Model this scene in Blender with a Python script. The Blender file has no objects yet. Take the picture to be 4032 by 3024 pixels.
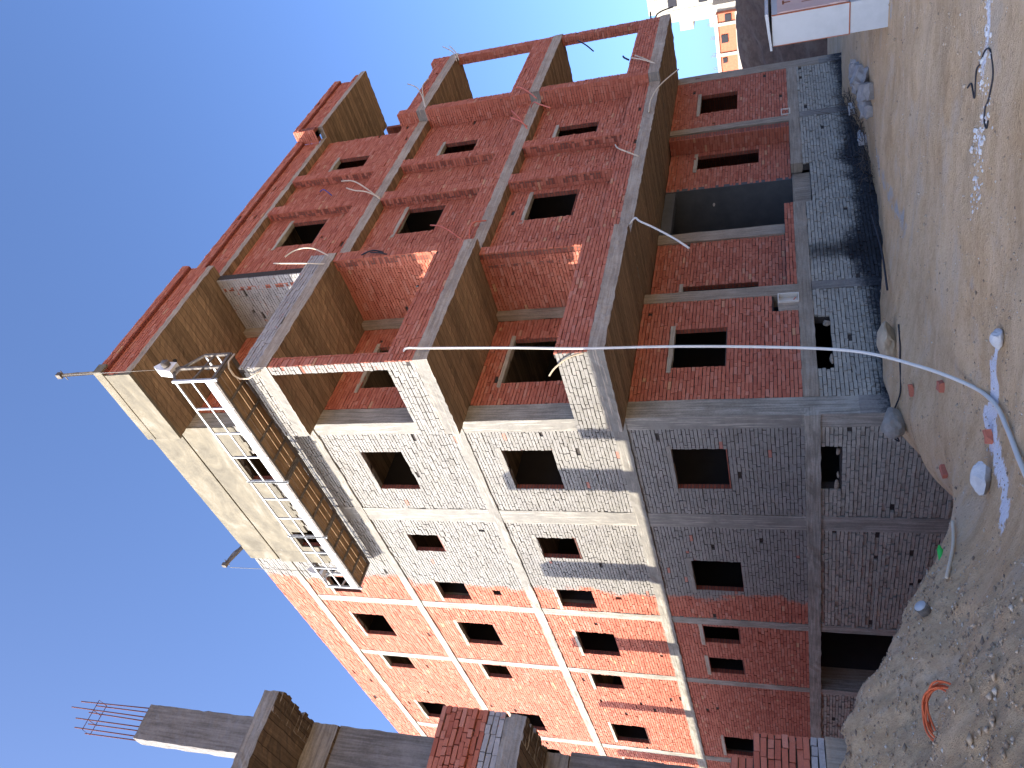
import bpy, math, random
import numpy as np
from mathutils import Matrix, Vector
R = math.radians
rng = np.random.default_rng(7)
random.seed(7)
scene = bpy.context.scene
col = scene.collection

# ------------------------------------------------------------ camera (portrait shot, phone on its side)
F_PX = 3116.9
cd = bpy.data.cameras.new("camera")
cam = bpy.data.objects.new("camera", cd); col.objects.link(cam)
cd.sensor_fit = 'HORIZONTAL'; cd.sensor_width = 36.0; cd.lens = F_PX / 4032 * 36.0
cd.clip_start = 0.1; cd.clip_end = 2000
ROT = Matrix(((-0.2556733, 0.71110547, 0.65495051), (0.21255234, 0.70223781, -0.67947301), (-0.94310798, -0.03451184, -0.33069059)))
m4 = ROT.to_4x4(); m4.translation = Vector((10.636, -10.015, 0.2186)); cam.matrix_world = m4
scene.camera = cam

# ------------------------------------------------------------ world, sun, exposure
SUN_EL, SUN_AZ = R(28.3), R(22.0)          # azimuth measured from -Y towards -X
sdir = Vector((-math.sin(SUN_AZ) * math.cos(SUN_EL), -math.cos(SUN_AZ) * math.cos(SUN_EL), math.sin(SUN_EL)))
w = bpy.data.worlds.new("World"); scene.world = w; w.use_nodes = True
nt = w.node_tree; nt.nodes.clear()
sky = nt.nodes.new('ShaderNodeTexSky'); sky.sky_type = 'NISHITA'; sky.sun_disc = False
sky.sun_elevation = SUN_EL; sky.sun_rotation = math.atan2(sdir.x, sdir.y)
sky.air_density = 0.5; sky.dust_density = 3.3; sky.ozone_density = 6.5; sky.altitude = 50
bg = nt.nodes.new('ShaderNodeBackground'); bg.inputs[1].default_value = 0.15
wo = nt.nodes.new('ShaderNodeOutputWorld')
nt.links.new(sky.outputs[0], bg.inputs[0]); nt.links.new(bg.outputs[0], wo.inputs[0])
sl = bpy.data.lights.new("sun", 'SUN'); sl.energy = 3.0; sl.angle = R(0.53); sl.color = (1.0, 0.93, 0.82)
so = bpy.data.objects.new("sun", sl); col.objects.link(so)
so.rotation_euler = (-sdir).to_track_quat('-Z', 'Y').to_euler(); so.location = (0, -30, 40)
scene.view_settings.view_transform = 'Standard'; scene.view_settings.look = 'None'
scene.view_settings.exposure = 1.8; scene.view_settings.gamma = 1.0
scene.render.engine = 'CYCLES'
scene.cycles.max_bounces = 8; scene.cycles.diffuse_bounces = 5
scene.render.resolution_x = 1024; scene.render.resolution_y = 768

# ------------------------------------------------------------ node helpers / materials
class NT:
    def __init__(s, name):
        s.m = bpy.data.materials.new(name); s.m.use_nodes = True
        s.t = s.m.node_tree; s.t.nodes.clear()
        s.out = s.t.nodes.new('ShaderNodeOutputMaterial')
        s.b = s.t.nodes.new('ShaderNodeBsdfPrincipled')
        s.t.links.new(s.b.outputs[0], s.out.inputs[0])
        s.b.inputs['Roughness'].default_value = 0.9
        s.b.inputs['Specular IOR Level'].default_value = 0.25
        s.geo = s.t.nodes.new('ShaderNodeNewGeometry')
    def set(s, sock, v):
        if isinstance(v, bpy.types.NodeSocket): s.t.links.new(v, sock)
        elif v is not None:
            if isinstance(v, (tuple, list)) and len(v) == 3 and sock.type == 'RGBA': v = (*v, 1)
            sock.default_value = v
    def math(s, op, a, b=None, c=None, clamp=False):
        n = s.t.nodes.new('ShaderNodeMath'); n.operation = op; n.use_clamp = clamp
        s.set(n.inputs[0], a)
        if b is not None: s.set(n.inputs[1], b)
        if c is not None: s.set(n.inputs[2], c)
        return n.outputs[0]
    def sep(s, v):
        n = s.t.nodes.new('ShaderNodeSeparateXYZ'); s.set(n.inputs[0], v); return n.outputs
    def mapv(s, v, scale):
        n = s.t.nodes.new('ShaderNodeVectorMath'); n.operation = 'MULTIPLY'; s.set(n.inputs[0], v); n.inputs[1].default_value = scale; return n.outputs[0]
    def noise(s, scale, detail=4, rough=0.55, vec=None, dist=0.0):
        n = s.t.nodes.new('ShaderNodeTexNoise'); n.inputs['Scale'].default_value = scale
        n.inputs['Detail'].default_value = detail; n.inputs['Roughness'].default_value = rough; n.inputs['Distortion'].default_value = dist
        s.set(n.inputs['Vector'], vec if vec is not None else s.geo.outputs['Position']); return n.outputs[0]
    def vor(s, scale, vec=None, out=0, feat='F1'):
        n = s.t.nodes.new('ShaderNodeTexVoronoi'); n.feature = feat; n.inputs['Scale'].default_value = scale
        s.set(n.inputs['Vector'], vec if vec is not None else s.geo.outputs['Position']); return n.outputs[out]
    def ramp(s, f, stops, interp='LINEAR'):
        n = s.t.nodes.new('ShaderNodeValToRGB'); cr = n.color_ramp; cr.interpolation = interp
        while len(cr.elements) < len(stops): cr.elements.new(0.5)
        for e, (p, c) in zip(cr.elements, stops):
            e.position = p; e.color = (*c, 1) if not isinstance(c, (int, float)) else (c, c, c, 1)
        s.set(n.inputs[0], f); return n.outputs[0]
    def mix(s, f, a, b, mode='MIX'):
        n = s.t.nodes.new('ShaderNodeMix'); n.data_type = 'RGBA'; n.blend_type = mode
        s.set(n.inputs[0], f); s.set(n.inputs[6], a); s.set(n.inputs[7], b); return n.outputs[2]
    def attr(s, name, out=2):
        n = s.t.nodes.new('ShaderNodeAttribute'); n.attribute_name = name; return n.outputs[out]
    def bump(s, h, strength=0.4, dist=0.02):
        n = s.t.nodes.new('ShaderNodeBump'); n.inputs['Strength'].default_value = strength; n.inputs['Distance'].default_value = dist
        s.set(n.inputs['Height'], h); s.t.links.new(n.outputs[0], s.b.inputs['Normal'])
    def color(s, c): s.set(s.b.inputs['Base Color'], c)
    def step(s, v, a, b):     # smooth step between a and b
        n = s.t.nodes.new('ShaderNodeMapRange'); n.interpolation_type = 'SMOOTHSTEP'
        s.set(n.inputs[0], v); n.inputs[1].default_value = a; n.inputs[2].default_value = b; return n.outputs[0]

def wash_mask(n, faced=True):
    """limewash on the side wall: everything right of a ragged line, thin and patchy"""
    p = n.sep(n.geo.outputs['Position']); nn = n.sep(n.geo.outputs['True Normal'])
    e = n.math('ADD', p[0], n.math('MULTIPLY', n.math('SUBTRACT', n.noise(1.1, 4), 0.5), 1.5))
    e = n.math('ADD', e, n.math('MULTIPLY', n.math('SUBTRACT', n.noise(14, 3), 0.5), 0.35))
    edge = n.step(e, -6.25, -6.05)
    if not faced: return edge, p
    face = n.math('LESS_THAN', nn[1], -0.5)
    return n.math('MULTIPLY', edge, face), p

def brick_base(n, lo=(.17, .042, .03), seed=0.0):
    r = n.attr('rnd')
    c = n.ramp(r, [(0, (.36, .105, .065)), (.25, (.415, .130, .080)), (.55, (.44, .145, .09)), (.85, (.47, .165, .105)), (.98, (.48, .20, .14)), (1.0, (.50, .27, .15))])
    big = n.noise(.7, 3)
    c = n.mix(n.math('MULTIPLY', n.step(big, .45, .75), .3), c, (.33, .10, .07))
    fine = n.noise(45, 4, .7)
    c = n.mix(.32, c, n.ramp(fine, [(.25, .35), (.75, .8)]), 'OVERLAY')
    dust = n.step(n.noise(9, 5, .7), .58, .8)
    return n.mix(n.math('MULTIPLY', dust, .25), c, (.42, .33, .27))

def mat_brick(name, kind):
    n = NT(name); c = brick_base(n)
    if kind == 'side':
        m, p = wash_mask(n, False)
        # whitewash missing on some bricks and corners
        thin = n.step(n.noise(7, 5, .75), .66, .74)
        rr = n.attr('rnd2'); skip = n.math('GREATER_THAN', rr, .996)
        m = n.math('MULTIPLY', m, n.math('SUBTRACT', 1, n.math('MAXIMUM', n.math('MULTIPLY', thin, .6), n.math('MULTIPLY', skip, .7)), clamp=True))
        wc = n.ramp(n.noise(2.3, 5, .65), [(.3, (.18, .168, .147)), (.6, (.245, .23, .20)), (.8, (.21, .192, .152))])
        wc = n.mix(.5, wc, n.ramp(n.noise(40, 4, .7), [(.3, .35), (.7, .65)]), 'OVERLAY')
        wc = n.mix(n.math('MULTIPLY', rr, .22), wc, (.36, .34, .33))
        c = n.mix(m, c, wc)
    if kind == 'washed':
        wc = n.ramp(n.noise(2.3, 5, .65), [(.3, (.33, .31, .30)), (.65, (.46, .44, .42))])
        wc = n.mix(.5, wc, n.ramp(n.noise(40, 4, .7), [(.3, .35), (.7, .65)]), 'OVERLAY')
        wc = n.mix(n.math('MULTIPLY', n.attr('rnd2'), .35), wc, (.22, .21, .20))
        m = n.math('SUBTRACT', 1, n.math('MULTIPLY', n.step(n.noise(6, 5, .75), .60, .68), .75))
        c = n.mix(m, c, wc)
    if kind == 'base':
        wc = n.ramp(n.noise(2.3, 5, .65), [(.3, (.33, .305, .25)), (.65, (.46, .425, .35))])
        wc = n.mix(.5, wc, n.ramp(n.noise(40, 4, .7), [(.3, .35), (.7, .65)]), 'OVERLAY')
        wc = n.mix(n.math('MULTIPLY', n.attr('rnd2'), .4), wc, (.22, .215, .19))
        c = tar(n, wc)
    n.color(c); n.bump(n.noise(60, 5, .7), .5, .006)
    return n.m

def tar(n, wc):
    """bitumen coating and soot near the foot of the street side, with shapes of their own"""
    p = n.sep(n.geo.outputs['Position'])
    def gauss(c0, wd, amp):
        d = n.math('DIVIDE', n.math('SUBTRACT', p[1], c0), wd)
        return n.math('MULTIPLY', n.math('POWER', 2.718, n.math('MULTIPLY', n.math('MULTIPLY', d, d), -1)), amp)
    top = n.math('ADD', n.math('ADD', gauss(4.75, .8, .30), gauss(8.6, .6, .15)), n.math('MULTIPLY', n.math('SUBTRACT', n.noise(2.2, 5, .7), .5), .55))
    top = n.math('ADD', top, -1.30)
    rag = n.math('MULTIPLY', n.math('SUBTRACT', n.noise(16, 5, .7), .5), .5)
    d = n.math('SUBTRACT', n.math('ADD', top, rag), p[2])
    m = n.step(d, -.22, .14)
    onb = n.math('GREATER_THAN', p[0], -.04)
    m = n.math('MULTIPLY', m, onb)
    tc = n.ramp(n.noise(11, 5, .75), [(.35, (.012, .013, .016)), (.60, (.04, .042, .047)), (.72, (.15, .145, .14))])
    c = n.mix(m, wc, tc)
    soot = n.step(n.math('ADD', n.math('SUBTRACT', n.math('ADD', gauss(4.75, .55, 1.0), gauss(9.0, .25, .45)), n.math('MULTIPLY', p[2], .12)), n.math('MULTIPLY', n.noise(5, 4), -.5)), .35, .95)
    soot = n.math('MULTIPLY', n.math('MULTIPLY', soot, onb), n.math('LESS_THAN', p[2], -.02))
    return n.mix(n.math('MULTIPLY', soot, .85), c, (.02, .02, .022))

def mat_backing(name, wash=False):
    n = NT(name)
    uv = n.t.nodes.new('ShaderNodeUVMap')
    br = n.t.nodes.new('ShaderNodeTexBrick'); n.t.links.new(uv.outputs[0], br.inputs[0])
    br.inputs['Scale'].default_value = 1.0; br.inputs['Brick Width'].default_value = .26; br.inputs['Row Height'].default_value = .0715
    br.inputs['Mortar Size'].default_value = .007; br.inputs['Color1'].default_value = (.22, .06, .04, 1); br.inputs['Color2'].default_value = (.33, .10, .06, 1)
    br.inputs['Mortar'].default_value = (.09, .075, .065, 1)
    c = br.outputs[0]
    if wash: c = n.mix(.55, c, (.22, .2, .19))
    c = n.mix(.4, c, n.ramp(n.noise(30, 4, .7), [(.3, .3), (.7, .7)]), 'OVERLAY')
    n.color(c); n.bump(br.outputs[1], .6, -.01)
    return n.m

def mat_concrete(name, dirs=(0, 0, 1), c0=(.26, .21, .155), c1=(.39, .325, .25), side=False, soffit=None, rough=.5, tarred=False):
    n = NT(name)
    sc = tuple(1.2 if d else 26.0 for d in dirs)
    st = n.noise(1.0, 5, .65, n.mapv(n.geo.outputs['Position'], sc))
    big = n.noise(1.6, 4, .6); fine = n.noise(28, 5, .7)
    f = n.math('ADD', n.math('MULTIPLY', st, .5), n.math('ADD', n.math('MULTIPLY', big, .3), n.math('MULTIPLY', fine, .2)))
    c = n.ramp(f, [(.32, tuple(x * .62 for x in c0)), (.45, c0), (.58, c1), (.72, tuple(min(1, x * 1.15) for x in c1))])
    nn = n.sep(n.geo.outputs['True Normal'])
    if soffit:
        # board-marked soffit: boards run along X, each its own tone
        pv = n.geo.outputs['Position']
        pp = n.sep(pv)
        yy = n.math('ADD', n.math('DIVIDE', pp[1], .16), n.math('MULTIPLY', n.noise(.8, 2), .5))
        board = n.t.nodes.new('ShaderNodeTexWhiteNoise'); board.noise_dimensions = '2D'
        cx = n.t.nodes.new('ShaderNodeCombineXYZ'); n.set(cx.inputs[0], n.math('FLOOR', yy)); n.set(cx.inputs[1], n.math('FLOOR', n.math('DIVIDE', pp[0], 2.6)))
        n.t.links.new(cx.outputs[0], board.inputs['Vector'])
        s2 = n.noise(1.0, 6, .7, n.mapv(pv, (1.6, 34, 8)))
        fb = n.math('ADD', n.math('MULTIPLY', board.outputs['Value'], .36), n.math('MULTIPLY', n.math('ADD', n.math('MULTIPLY', n.math('SUBTRACT', s2, .5), 1.9), .5), .62))
        cs = n.ramp(fb, [(.22, tuple(x * .5 for x in soffit)), (.42, tuple(x * .85 for x in soffit)), (.6, soffit), (.78, tuple(x * 1.35 for x in soffit))])
        frac = n.math('FRACT', yy)
        gap = n.math('LESS_THAN', frac, .08)
        cs = n.mix(n.math('MULTIPLY', gap, .8), cs, tuple(x * .3 for x in soffit))
        cs = n.mix(n.math('MULTIPLY', n.step(big, .56, .74), .4), cs, tuple(x * .5 for x in soffit))
        c = n.mix(n.math('LESS_THAN', nn[2], -.5), c, cs)
    if side:
        m, p = wash_mask(n)
        streak = n.step(st, .53, .60)
        m = n.math('MULTIPLY', m, n.math('SUBTRACT', 1, n.math('MULTIPLY', streak, .8)))
        low = n.math('GREATER_THAN', p[2], n.math('ADD', -.10, n.math('MULTIPLY', n.noise(5, 4), .3)))
        m = n.math('MULTIPLY', m, n.math('MAXIMUM', low, .25))
        wc = n.ramp(n.noise(3, 5, .7), [(.3, (.175, .162, .14)), (.6, (.24, .223, .19)), (.8, (.195, .175, .14))])
        c = n.mix(m, c, wc)
    if tarred: c = tar(n, c)
    n.color(c)
    h = n.math('ADD', n.math('MULTIPLY', st, .7), n.math('MULTIPLY', fine, .5))
    n.bump(h, rough, .02)
    return n.m

def mat_plain(name, c, rough=.6, metal=0.0, var=.25, scale=12, bump=0.0, dirt=None):
    n = NT(name)
    f = n.noise(scale, 5, .65)
    cc = n.ramp(f, [(.25, tuple(x * (1 - var) for x in c)), (.75, tuple(min(1, x * (1 + var)) for x in c))])
    if dirt: cc = n.mix(n.math('MULTIPLY', n.step(n.noise(scale * .35, 5, .7), .5, .68), .7), cc, dirt)
    n.color(cc); n.b.inputs['Roughness'].default_value = rough; n.b.inputs['Metallic'].default_value = metal
    if bump: n.bump(n.noise(scale * 3, 5, .7), bump, .01)
    return n.m

M = {}
M['brick'] = mat_brick('red_brick', 'red'); M['brick_side'] = mat_brick('red_brick_limewashed_part', 'side')
M['brick_washed'] = mat_brick('brick_under_cement_wash', 'washed'); M['brick_base'] = mat_brick('grey_base_brick', 'base')
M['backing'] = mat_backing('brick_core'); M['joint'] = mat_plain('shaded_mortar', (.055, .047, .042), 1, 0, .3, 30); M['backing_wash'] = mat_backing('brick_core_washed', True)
M['conc_v'] = mat_concrete('cast_concrete_upright', (0, 0, 1)); M['conc_base'] = mat_concrete('cast_concrete_foot', (0, 0, 1), (.20, .18, .155), (.30, .275, .24), tarred=True)
M['conc_x'] = mat_concrete('cast_concrete_level', (1, 1, 0))
M['conc_v_side'] = mat_concrete('limewashed_concrete_upright', (0, 0, 1), (.23, .21, .17), (.40, .37, .31), side=True)
M['conc_x_side'] = mat_concrete('limewashed_concrete_level', (1, 1, 0), (.23, .21, .17), (.40, .37, .31), side=True)
M['slab'] = mat_concrete('slab_concrete', (1, 1, 0), (.31, .25, .19), (.45, .38, .295), side=True, soffit=(.30, .205, .12), rough=.8)
M['slab_side'] = M['slab']
M['lintel'] = mat_concrete('lintel_concrete', (1, 1, 0), (.34, .30, .23), (.48, .43, .34))
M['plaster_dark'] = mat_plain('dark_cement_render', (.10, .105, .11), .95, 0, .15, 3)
M['nbr_conc'] = mat_concrete('neighbour_concrete', (0, 0, 1), (.15, .135, .12), (.25, .23, .21))
M['nbr_slab'] = mat_concrete('neighbour_slab', (0, 1, 0), (.22, .195, .165), (.35, .315, .27), soffit=(.20, .14, .09), rough=.9)

def mat_plaster():
    n = NT('fresh_cream_plaster')
    a = n.noise(.9, 5, .65, n.mapv(n.geo.outputs['Position'], (.7, 1, 1.6)), 1.2); b = n.noise(5, 5, .6)
    f = n.math('ADD', n.math('MULTIPLY', a, .75), n.math('MULTIPLY', b, .25))
    c = n.ramp(f, [(.36, (.115, .100, .072)), (.46, (.15, .132, .096)), (.54, (.185, .160, .112)), (.66, (.24, .22, .178))])
    n.color(c); n.bump(n.noise(20, 5, .6), .25, .01); return n.m
M['plaster'] = mat_plaster()

def mat_ground():
    n = NT('sandy_ground')
    P = n.geo.outputs['Position']; p = n.sep(P)
    a = n.noise(.55, 6, .62); b = n.noise(3.2, 6, .68); f = n.noise(24, 6, .72); ff = n.noise(90, 4, .7)
    trk = n.noise(1.0, 6, .7, n.mapv(P, (.45, 3.2, 1)))
    v = n.math('ADD', n.math('MULTIPLY', a, .3), n.math('ADD', n.math('MULTIPLY', b, .25), n.math('ADD', n.math('MULTIPLY', f, .2), n.math('MULTIPLY', trk, .25))))
    c = n.ramp(v, [(.34, (.34, .21, .10)), (.44, (.52, .34, .18)), (.52, (.62, .43, .25)), (.60, (.67, .49, .30)), (.70, (.60, .46, .31))])
    c = n.mix(n.math('MULTIPLY', n.step(n.noise(.8, 5, .7, n.mapv(P, (1, 1.7, 1))), .53, .66), .5), c, (.56, .45, .33))
    c = n.mix(n.math('MULTIPLY', n.step(n.noise(1.3, 6, .7), .62, .74), .55), c, (.38, .35, .31))
    c = n.mix(n.math('MULTIPLY', n.step(f, .64, .76), .7), c, (.68, .56, .42))
    c = n.mix(n.math('MULTIPLY', n.step(ff, .30, .38), 0), c, (.1, .07, .05))
    dark = n.math('SUBTRACT', 1, n.step(f, .28, .42)); c = n.mix(n.math('MULTIPLY', dark, .6), c, (.20, .13, .08))
    ash = n.attr('ash'); c = n.mix(n.step(n.math('ADD', ash, n.math('MULTIPLY', n.math('SUBTRACT', b, .5), .9)), .42, .62), c, (.40, .37, .34))
    lime = n.attr('lime'); lm = n.step(n.math('ADD', lime, n.math('MULTIPLY', n.math('SUBTRACT', n.noise(9, 6, .75), .5), 1.5)), .55, .78)
    c = n.mix(n.math('MULTIPLY', lm, .9), c, (.74, .76, .82))
    mound = n.attr('mound')
    c = n.mix(n.math('MULTIPLY', n.math('MULTIPLY', mound, n.step(n.noise(8, 5, .7), .40, .6)), .55), c, (.44, .29, .17))
    n.color(c); n.b.inputs['Roughness'].default_value = 1.0
    h = n.math('ADD', n.math('MULTIPLY', b, .5), n.math('ADD', n.math('MULTIPLY', f, .35), n.math('MULTIPLY', ff, .12)))
    n.bump(h, 1.0, .09); return n.m
M['ground'] = mat_ground()
M['bank'] = mat_plain('brown_earth', (.15, .095, .065), 1, 0, .4, 2.5, 1.0, (.22, .16, .11))
M['stone'] = mat_plain('pale_stone', (.50, .49, .48), .9, 0, .12, 9, .6)
M['gravel'] = None
M['lump'] = mat_plain('lime_lump', (.40, .32, .22), 1, 0, .25, 6, 1.0, (.34, .27, .18))
M['sheet'] = mat_plain('dusty_plastic', (.26, .23, .19), .5, 0, .3, 7, .6)
M['conc_chunk'] = mat_plain('broken_concrete', (.28, .27, .26), .95, 0, .25, 7, .8)
M['steel_white'] = mat_plain('galvanised_steel', (.44, .45, .45), .45, .25, .15, 20, .2, (.42, .42, .40))
M['steel_dark'] = mat_plain('grimy_steel', (.14, .12, .10), .8, .1, .4, 25, .6, (.28, .25, .21))
M['wood'] = mat_concrete('stained_deck_board', (1, 0, 0), (.24, .14, .065), (.38, .24, .125))
M['winch'] = mat_plain('white_enamel', (.78, .78, .76), .4, 0, .08, 8)
M['black'] = mat_plain('black_rubber', (.025, .025, .03), .6, 0, .3, 20)
M['tube_cream'] = mat_plain('cream_plastic_tube', (.62, .52, .38), .5, 0, .1, 5)
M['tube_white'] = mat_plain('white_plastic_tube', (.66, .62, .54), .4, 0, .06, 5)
M['tube_red'] = mat_plain('salmon_plastic_tube', (.62, .17, .11), .5, 0, .1, 5)
M['orange'] = mat_plain('orange_cable_sheath', (.62, .13, .045), .5, 0, .1, 5)
M['rust'] = mat_plain('rusty_steel_bar', (.13, .045, .035), .9, .1, .3, 40)
M['rope'] = mat_plain('steel_wire', (.22, .20, .17), .6, .4, .1, 40)
M['blue'] = mat_plain('blue_wire', (.04, .07, .30), .5, 0, .1, 5)
M['green'] = mat_plain('green_plastic', (.04, .5, .08), .5, 0, .1, 5)
M['twig'] = mat_plain('dry_twig', (.11, .085, .065), 1, 0, .3, 20)
M['cab'] = mat_plain('pale_blue_grey_paint', (.42, .44, .45), .55, 0, .05, 3, .05, (.37, .39, .40))
M['cab_pink'] = mat_plain('faded_pink_paint', (.52, .38, .34), .7, 0, .08, 3, .05, (.58, .42, .36))
M['rustpaint'] = mat_plain('rust_stain', (.30, .10, .05), .9, 0, .3, 12)
M['room_shade'] = mat_plain('shade_painted_room_wall', (.05, .045, .045), 1, 0, .1, 3)  # near-black colour stands in for the shade inside the rooms
M['far_white'] = mat_plain('far_render', (.34, .325, .27), .9, 0, .10, .8)
M['far_brick'] = mat_plain('far_brick', (.42, .135, .075), .9, 0, .22, 6, .3)
M['far_conc'] = mat_plain('far_concrete', (.36, .32, .26), .9, 0, .1, 3)
M['dark_glass'] = mat_plain('dark_opening', (.02, .02, .025), .8, 0, .1, 3)
M['far_render2'] = mat_plain('unseen_block_render', (.30, .27, .22), .95, 0, .15, 1.5)

# ------------------------------------------------------------ mesh builders
class MB:
    def __init__(s): s.v = []; s.f = []; s.sm = []
    def add(s, vs, fs, smooth=False):
        b = len(s.v); s.v += [tuple(p) for p in vs]; s.f += [tuple(i + b for i in f) for f in fs]; s.sm += [smooth] * len(fs); return s
    def box(s, x0, x1, y0, y1, z0, z1):
        x0, x1 = sorted((x0, x1)); y0, y1 = sorted((y0, y1)); z0, z1 = sorted((z0, z1))
        return s.add([(x0, y0, z0), (x1, y0, z0), (x1, y1, z0), (x0, y1, z0), (x0, y0, z1), (x1, y0, z1), (x1, y1, z1), (x0, y1, z1)],
                     [(0, 3, 2, 1), (4, 5, 6, 7), (0, 1, 5, 4), (1, 2, 6, 5), (2, 3, 7, 6), (3, 0, 4, 7)])
    def rough_box(s, x0, x1, y0, y1, z0, z1, step=.18, amp=.008, seed=0, big=.0):
        """box whose faces are divided and whose surface wanders a little, like board-cast concrete"""
        r = np.random.default_rng(seed + 11)
        nx, ny, nz = [max(1, min(120, int(round(abs(b - a) / step)))) for a, b in ((x0, x1), (y0, y1), (z0, z1))]
        X = np.linspace(x0, x1, nx + 1); Y = np.linspace(y0, y1, ny + 1); Z = np.linspace(z0, z1, nz + 1)
        idx = {}; vs = []
        def vid(i, j, k):
            key = (i, j, k)
            if key not in idx:
                p = np.array([X[i], Y[j], Z[k]]) + r.normal(0, amp, 3) * np.array([nx > 0, ny > 0, nz > 0])
                if big: p += big * np.array([math.sin(Z[k] * 3.1 + Y[j] * 2.3 + seed), math.sin(Z[k] * 2.7 + X[i] * 2.9 + seed), 0])
                idx[key] = len(vs); vs.append(p)
            return idx[key]
        fs = []
        for i in range(nx):
            for j in range(ny):
                fs.append((vid(i, j, 0), vid(i, j + 1, 0), vid(i + 1, j + 1, 0), vid(i + 1, j, 0)))
                fs.append((vid(i, j, nz), vid(i + 1, j, nz), vid(i + 1, j + 1, nz), vid(i, j + 1, nz)))
        for i in range(nx):
            for k in range(nz):
                fs.append((vid(i, 0, k), vid(i + 1, 0, k), vid(i + 1, 0, k + 1), vid(i, 0, k + 1)))
                fs.append((vid(i, ny, k), vid(i, ny, k + 1), vid(i + 1, ny, k + 1), vid(i + 1, ny, k)))
        for j in range(ny):
            for k in range(nz):
                fs.append((vid(0, j, k), vid(0, j, k + 1), vid(0, j + 1, k + 1), vid(0, j + 1, k)))
                fs.append((vid(nx, j, k), vid(nx, j + 1, k), vid(nx, j + 1, k + 1), vid(nx, j, k + 1)))
        return s.add(vs, fs)
    def bar(s, a, b, w, h=None, up=(0, 0, 1)):
        """rectangular bar from a to b"""
        a, b = Vector(a), Vector(b); h = h or w; d = (b - a).normalized(); u = Vector(up)
        if abs(d.dot(u)) > .95: u = Vector((0, 1, 0))
        sx = d.cross(u).normalized(); sz = sx.cross(d).normalized(); vs = []
        for q in (a, b):
            for i, j in ((-1, -1), (1, -1), (1, 1), (-1, 1)): vs.append(q + sx * i * w / 2 + sz * j * h / 2)
        return s.add(vs, [(3, 2, 1, 0), (4, 5, 6, 7), (0, 1, 5, 4), (1, 2, 6, 5), (2, 3, 7, 6), (3, 0, 4, 7)])
    def tube(s, pts, r, n=8, smooth=True, taper=1.0):
        pts = [Vector(p) for p in pts]; vs = []; fs = []; up = Vector((.3, .2, 1)).normalized(); prev = None
        for i, p in enumerate(pts):
            d = (pts[min(i + 1, len(pts) - 1)] - pts[max(i - 1, 0)]).normalized()
            if prev is None:
                ref = up if abs(d.dot(up)) < .95 else Vector((0, 1, 0)); a = d.cross(ref).normalized()
            else: a = (prev - d * prev.dot(d)).normalized()
            prev = a; b = d.cross(a)
            rr = r * (1 + (taper - 1) * i / (len(pts) - 1))
            for k in range(n):
                t = 2 * math.pi * k / n; vs.append(p + (a * math.cos(t) + b * math.sin(t)) * rr)
        for i in range(len(pts) - 1):
            for k in range(n):
                k2 = (k + 1) % n; fs.append((i * n + k, i * n + k2, (i + 1) * n + k2, (i + 1) * n + k))
        fs.append(tuple(reversed(range(n)))); fs.append(tuple(range((len(pts) - 1) * n, len(pts) * n)))
        return s.add(vs, fs, smooth)
    def rock(s, c, rx, ry, rz, seed=0, sub=2, rough=.18, flat=True):
        import bmesh
        bm = bmesh.new(); bmesh.ops.create_icosphere(bm, subdivisions=sub, radius=1)
        r = np.random.default_rng(seed); dirs = r.normal(size=(9, 3)); dirs /= np.linalg.norm(dirs, axis=1)[:, None]; cut = r.uniform(.55, .95, 9)
        vs = []
        for v in bm.verts:
            q = np.array(v.co)
            for d, k in zip(dirs, cut):
                t = q @ d
                if t > k: q = q - d * (t - k)
            q = q * (1 + r.normal(0, rough * .25)); vs.append((c[0] + q[0] * rx, c[1] + q[1] * ry, c[2] + q[2] * rz))
        s.add(vs, [tuple(v.index for v in f.verts) for f in bm.faces], not flat); bm.free(); return s
    def build(s, name, mat, parent=None, attrs=None, loc=None):
        me = bpy.data.meshes.new(name)
        V = np.array(s.v, float)
        if loc is not None: V = V - np.array(loc)
        me.from_pydata(V.tolist(), [], s.f); me.update()
        uv = me.uv_layers.new(name='UVMap'); nl = len(me.loops)
        li = np.empty(nl, int); me.loops.foreach_get('vertex_index', li)
        W = np.array(s.v, float)[li]
        fn = np.empty(len(me.polygons) * 3); me.polygons.foreach_get('normal', fn); fn = abs(fn.reshape(-1, 3))
        ls = np.empty(len(me.polygons), int); me.polygons.foreach_get('loop_total', ls); N = np.repeat(fn, ls, 0)
        ax = N.argmax(1); U = np.where((ax == 0)[:, None], W[:, [1, 2]], np.where((ax == 1)[:, None], W[:, [0, 2]], W[:, [0, 1]]))
        uv.data.foreach_set('uv', U.ravel())
        if any(s.sm): me.polygons.foreach_set('use_smooth', s.sm)
        for k, a in (attrs or {}).items():
            at = me.attributes.new(k, 'FLOAT', 'POINT'); at.data.foreach_set('value', np.asarray(a, float))
        me.materials.append(mat)
        o = bpy.data.objects.new(name, me); col.objects.link(o)
        if loc is not None: o.location = loc
        if parent is not None: o.parent = parent
        return o

def tag(o, label=None, cat=None, group=None, kind=None):
    if label: o['label'] = label
    if cat: o['category'] = cat
    if group: o['group'] = group
    if kind: o['kind'] = kind
    return o
def empty(name, loc, label, cat, group=None):
    o = bpy.data.objects.new(name, None); col.objects.link(o); o.location = loc; o.empty_display_size = .2
    return tag(o, label, cat, group)
def part(mb, name, mat, parent, **k):
    """part given in world coordinates, parented to a thing standing at its own location"""
    o = mb.build(name, mat, None, **k)
    o.parent = parent
    loc = Vector((0, 0, 0)); q = parent
    while q is not None: loc += q.location; q = q.parent
    o.location = -loc
    return o

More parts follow.
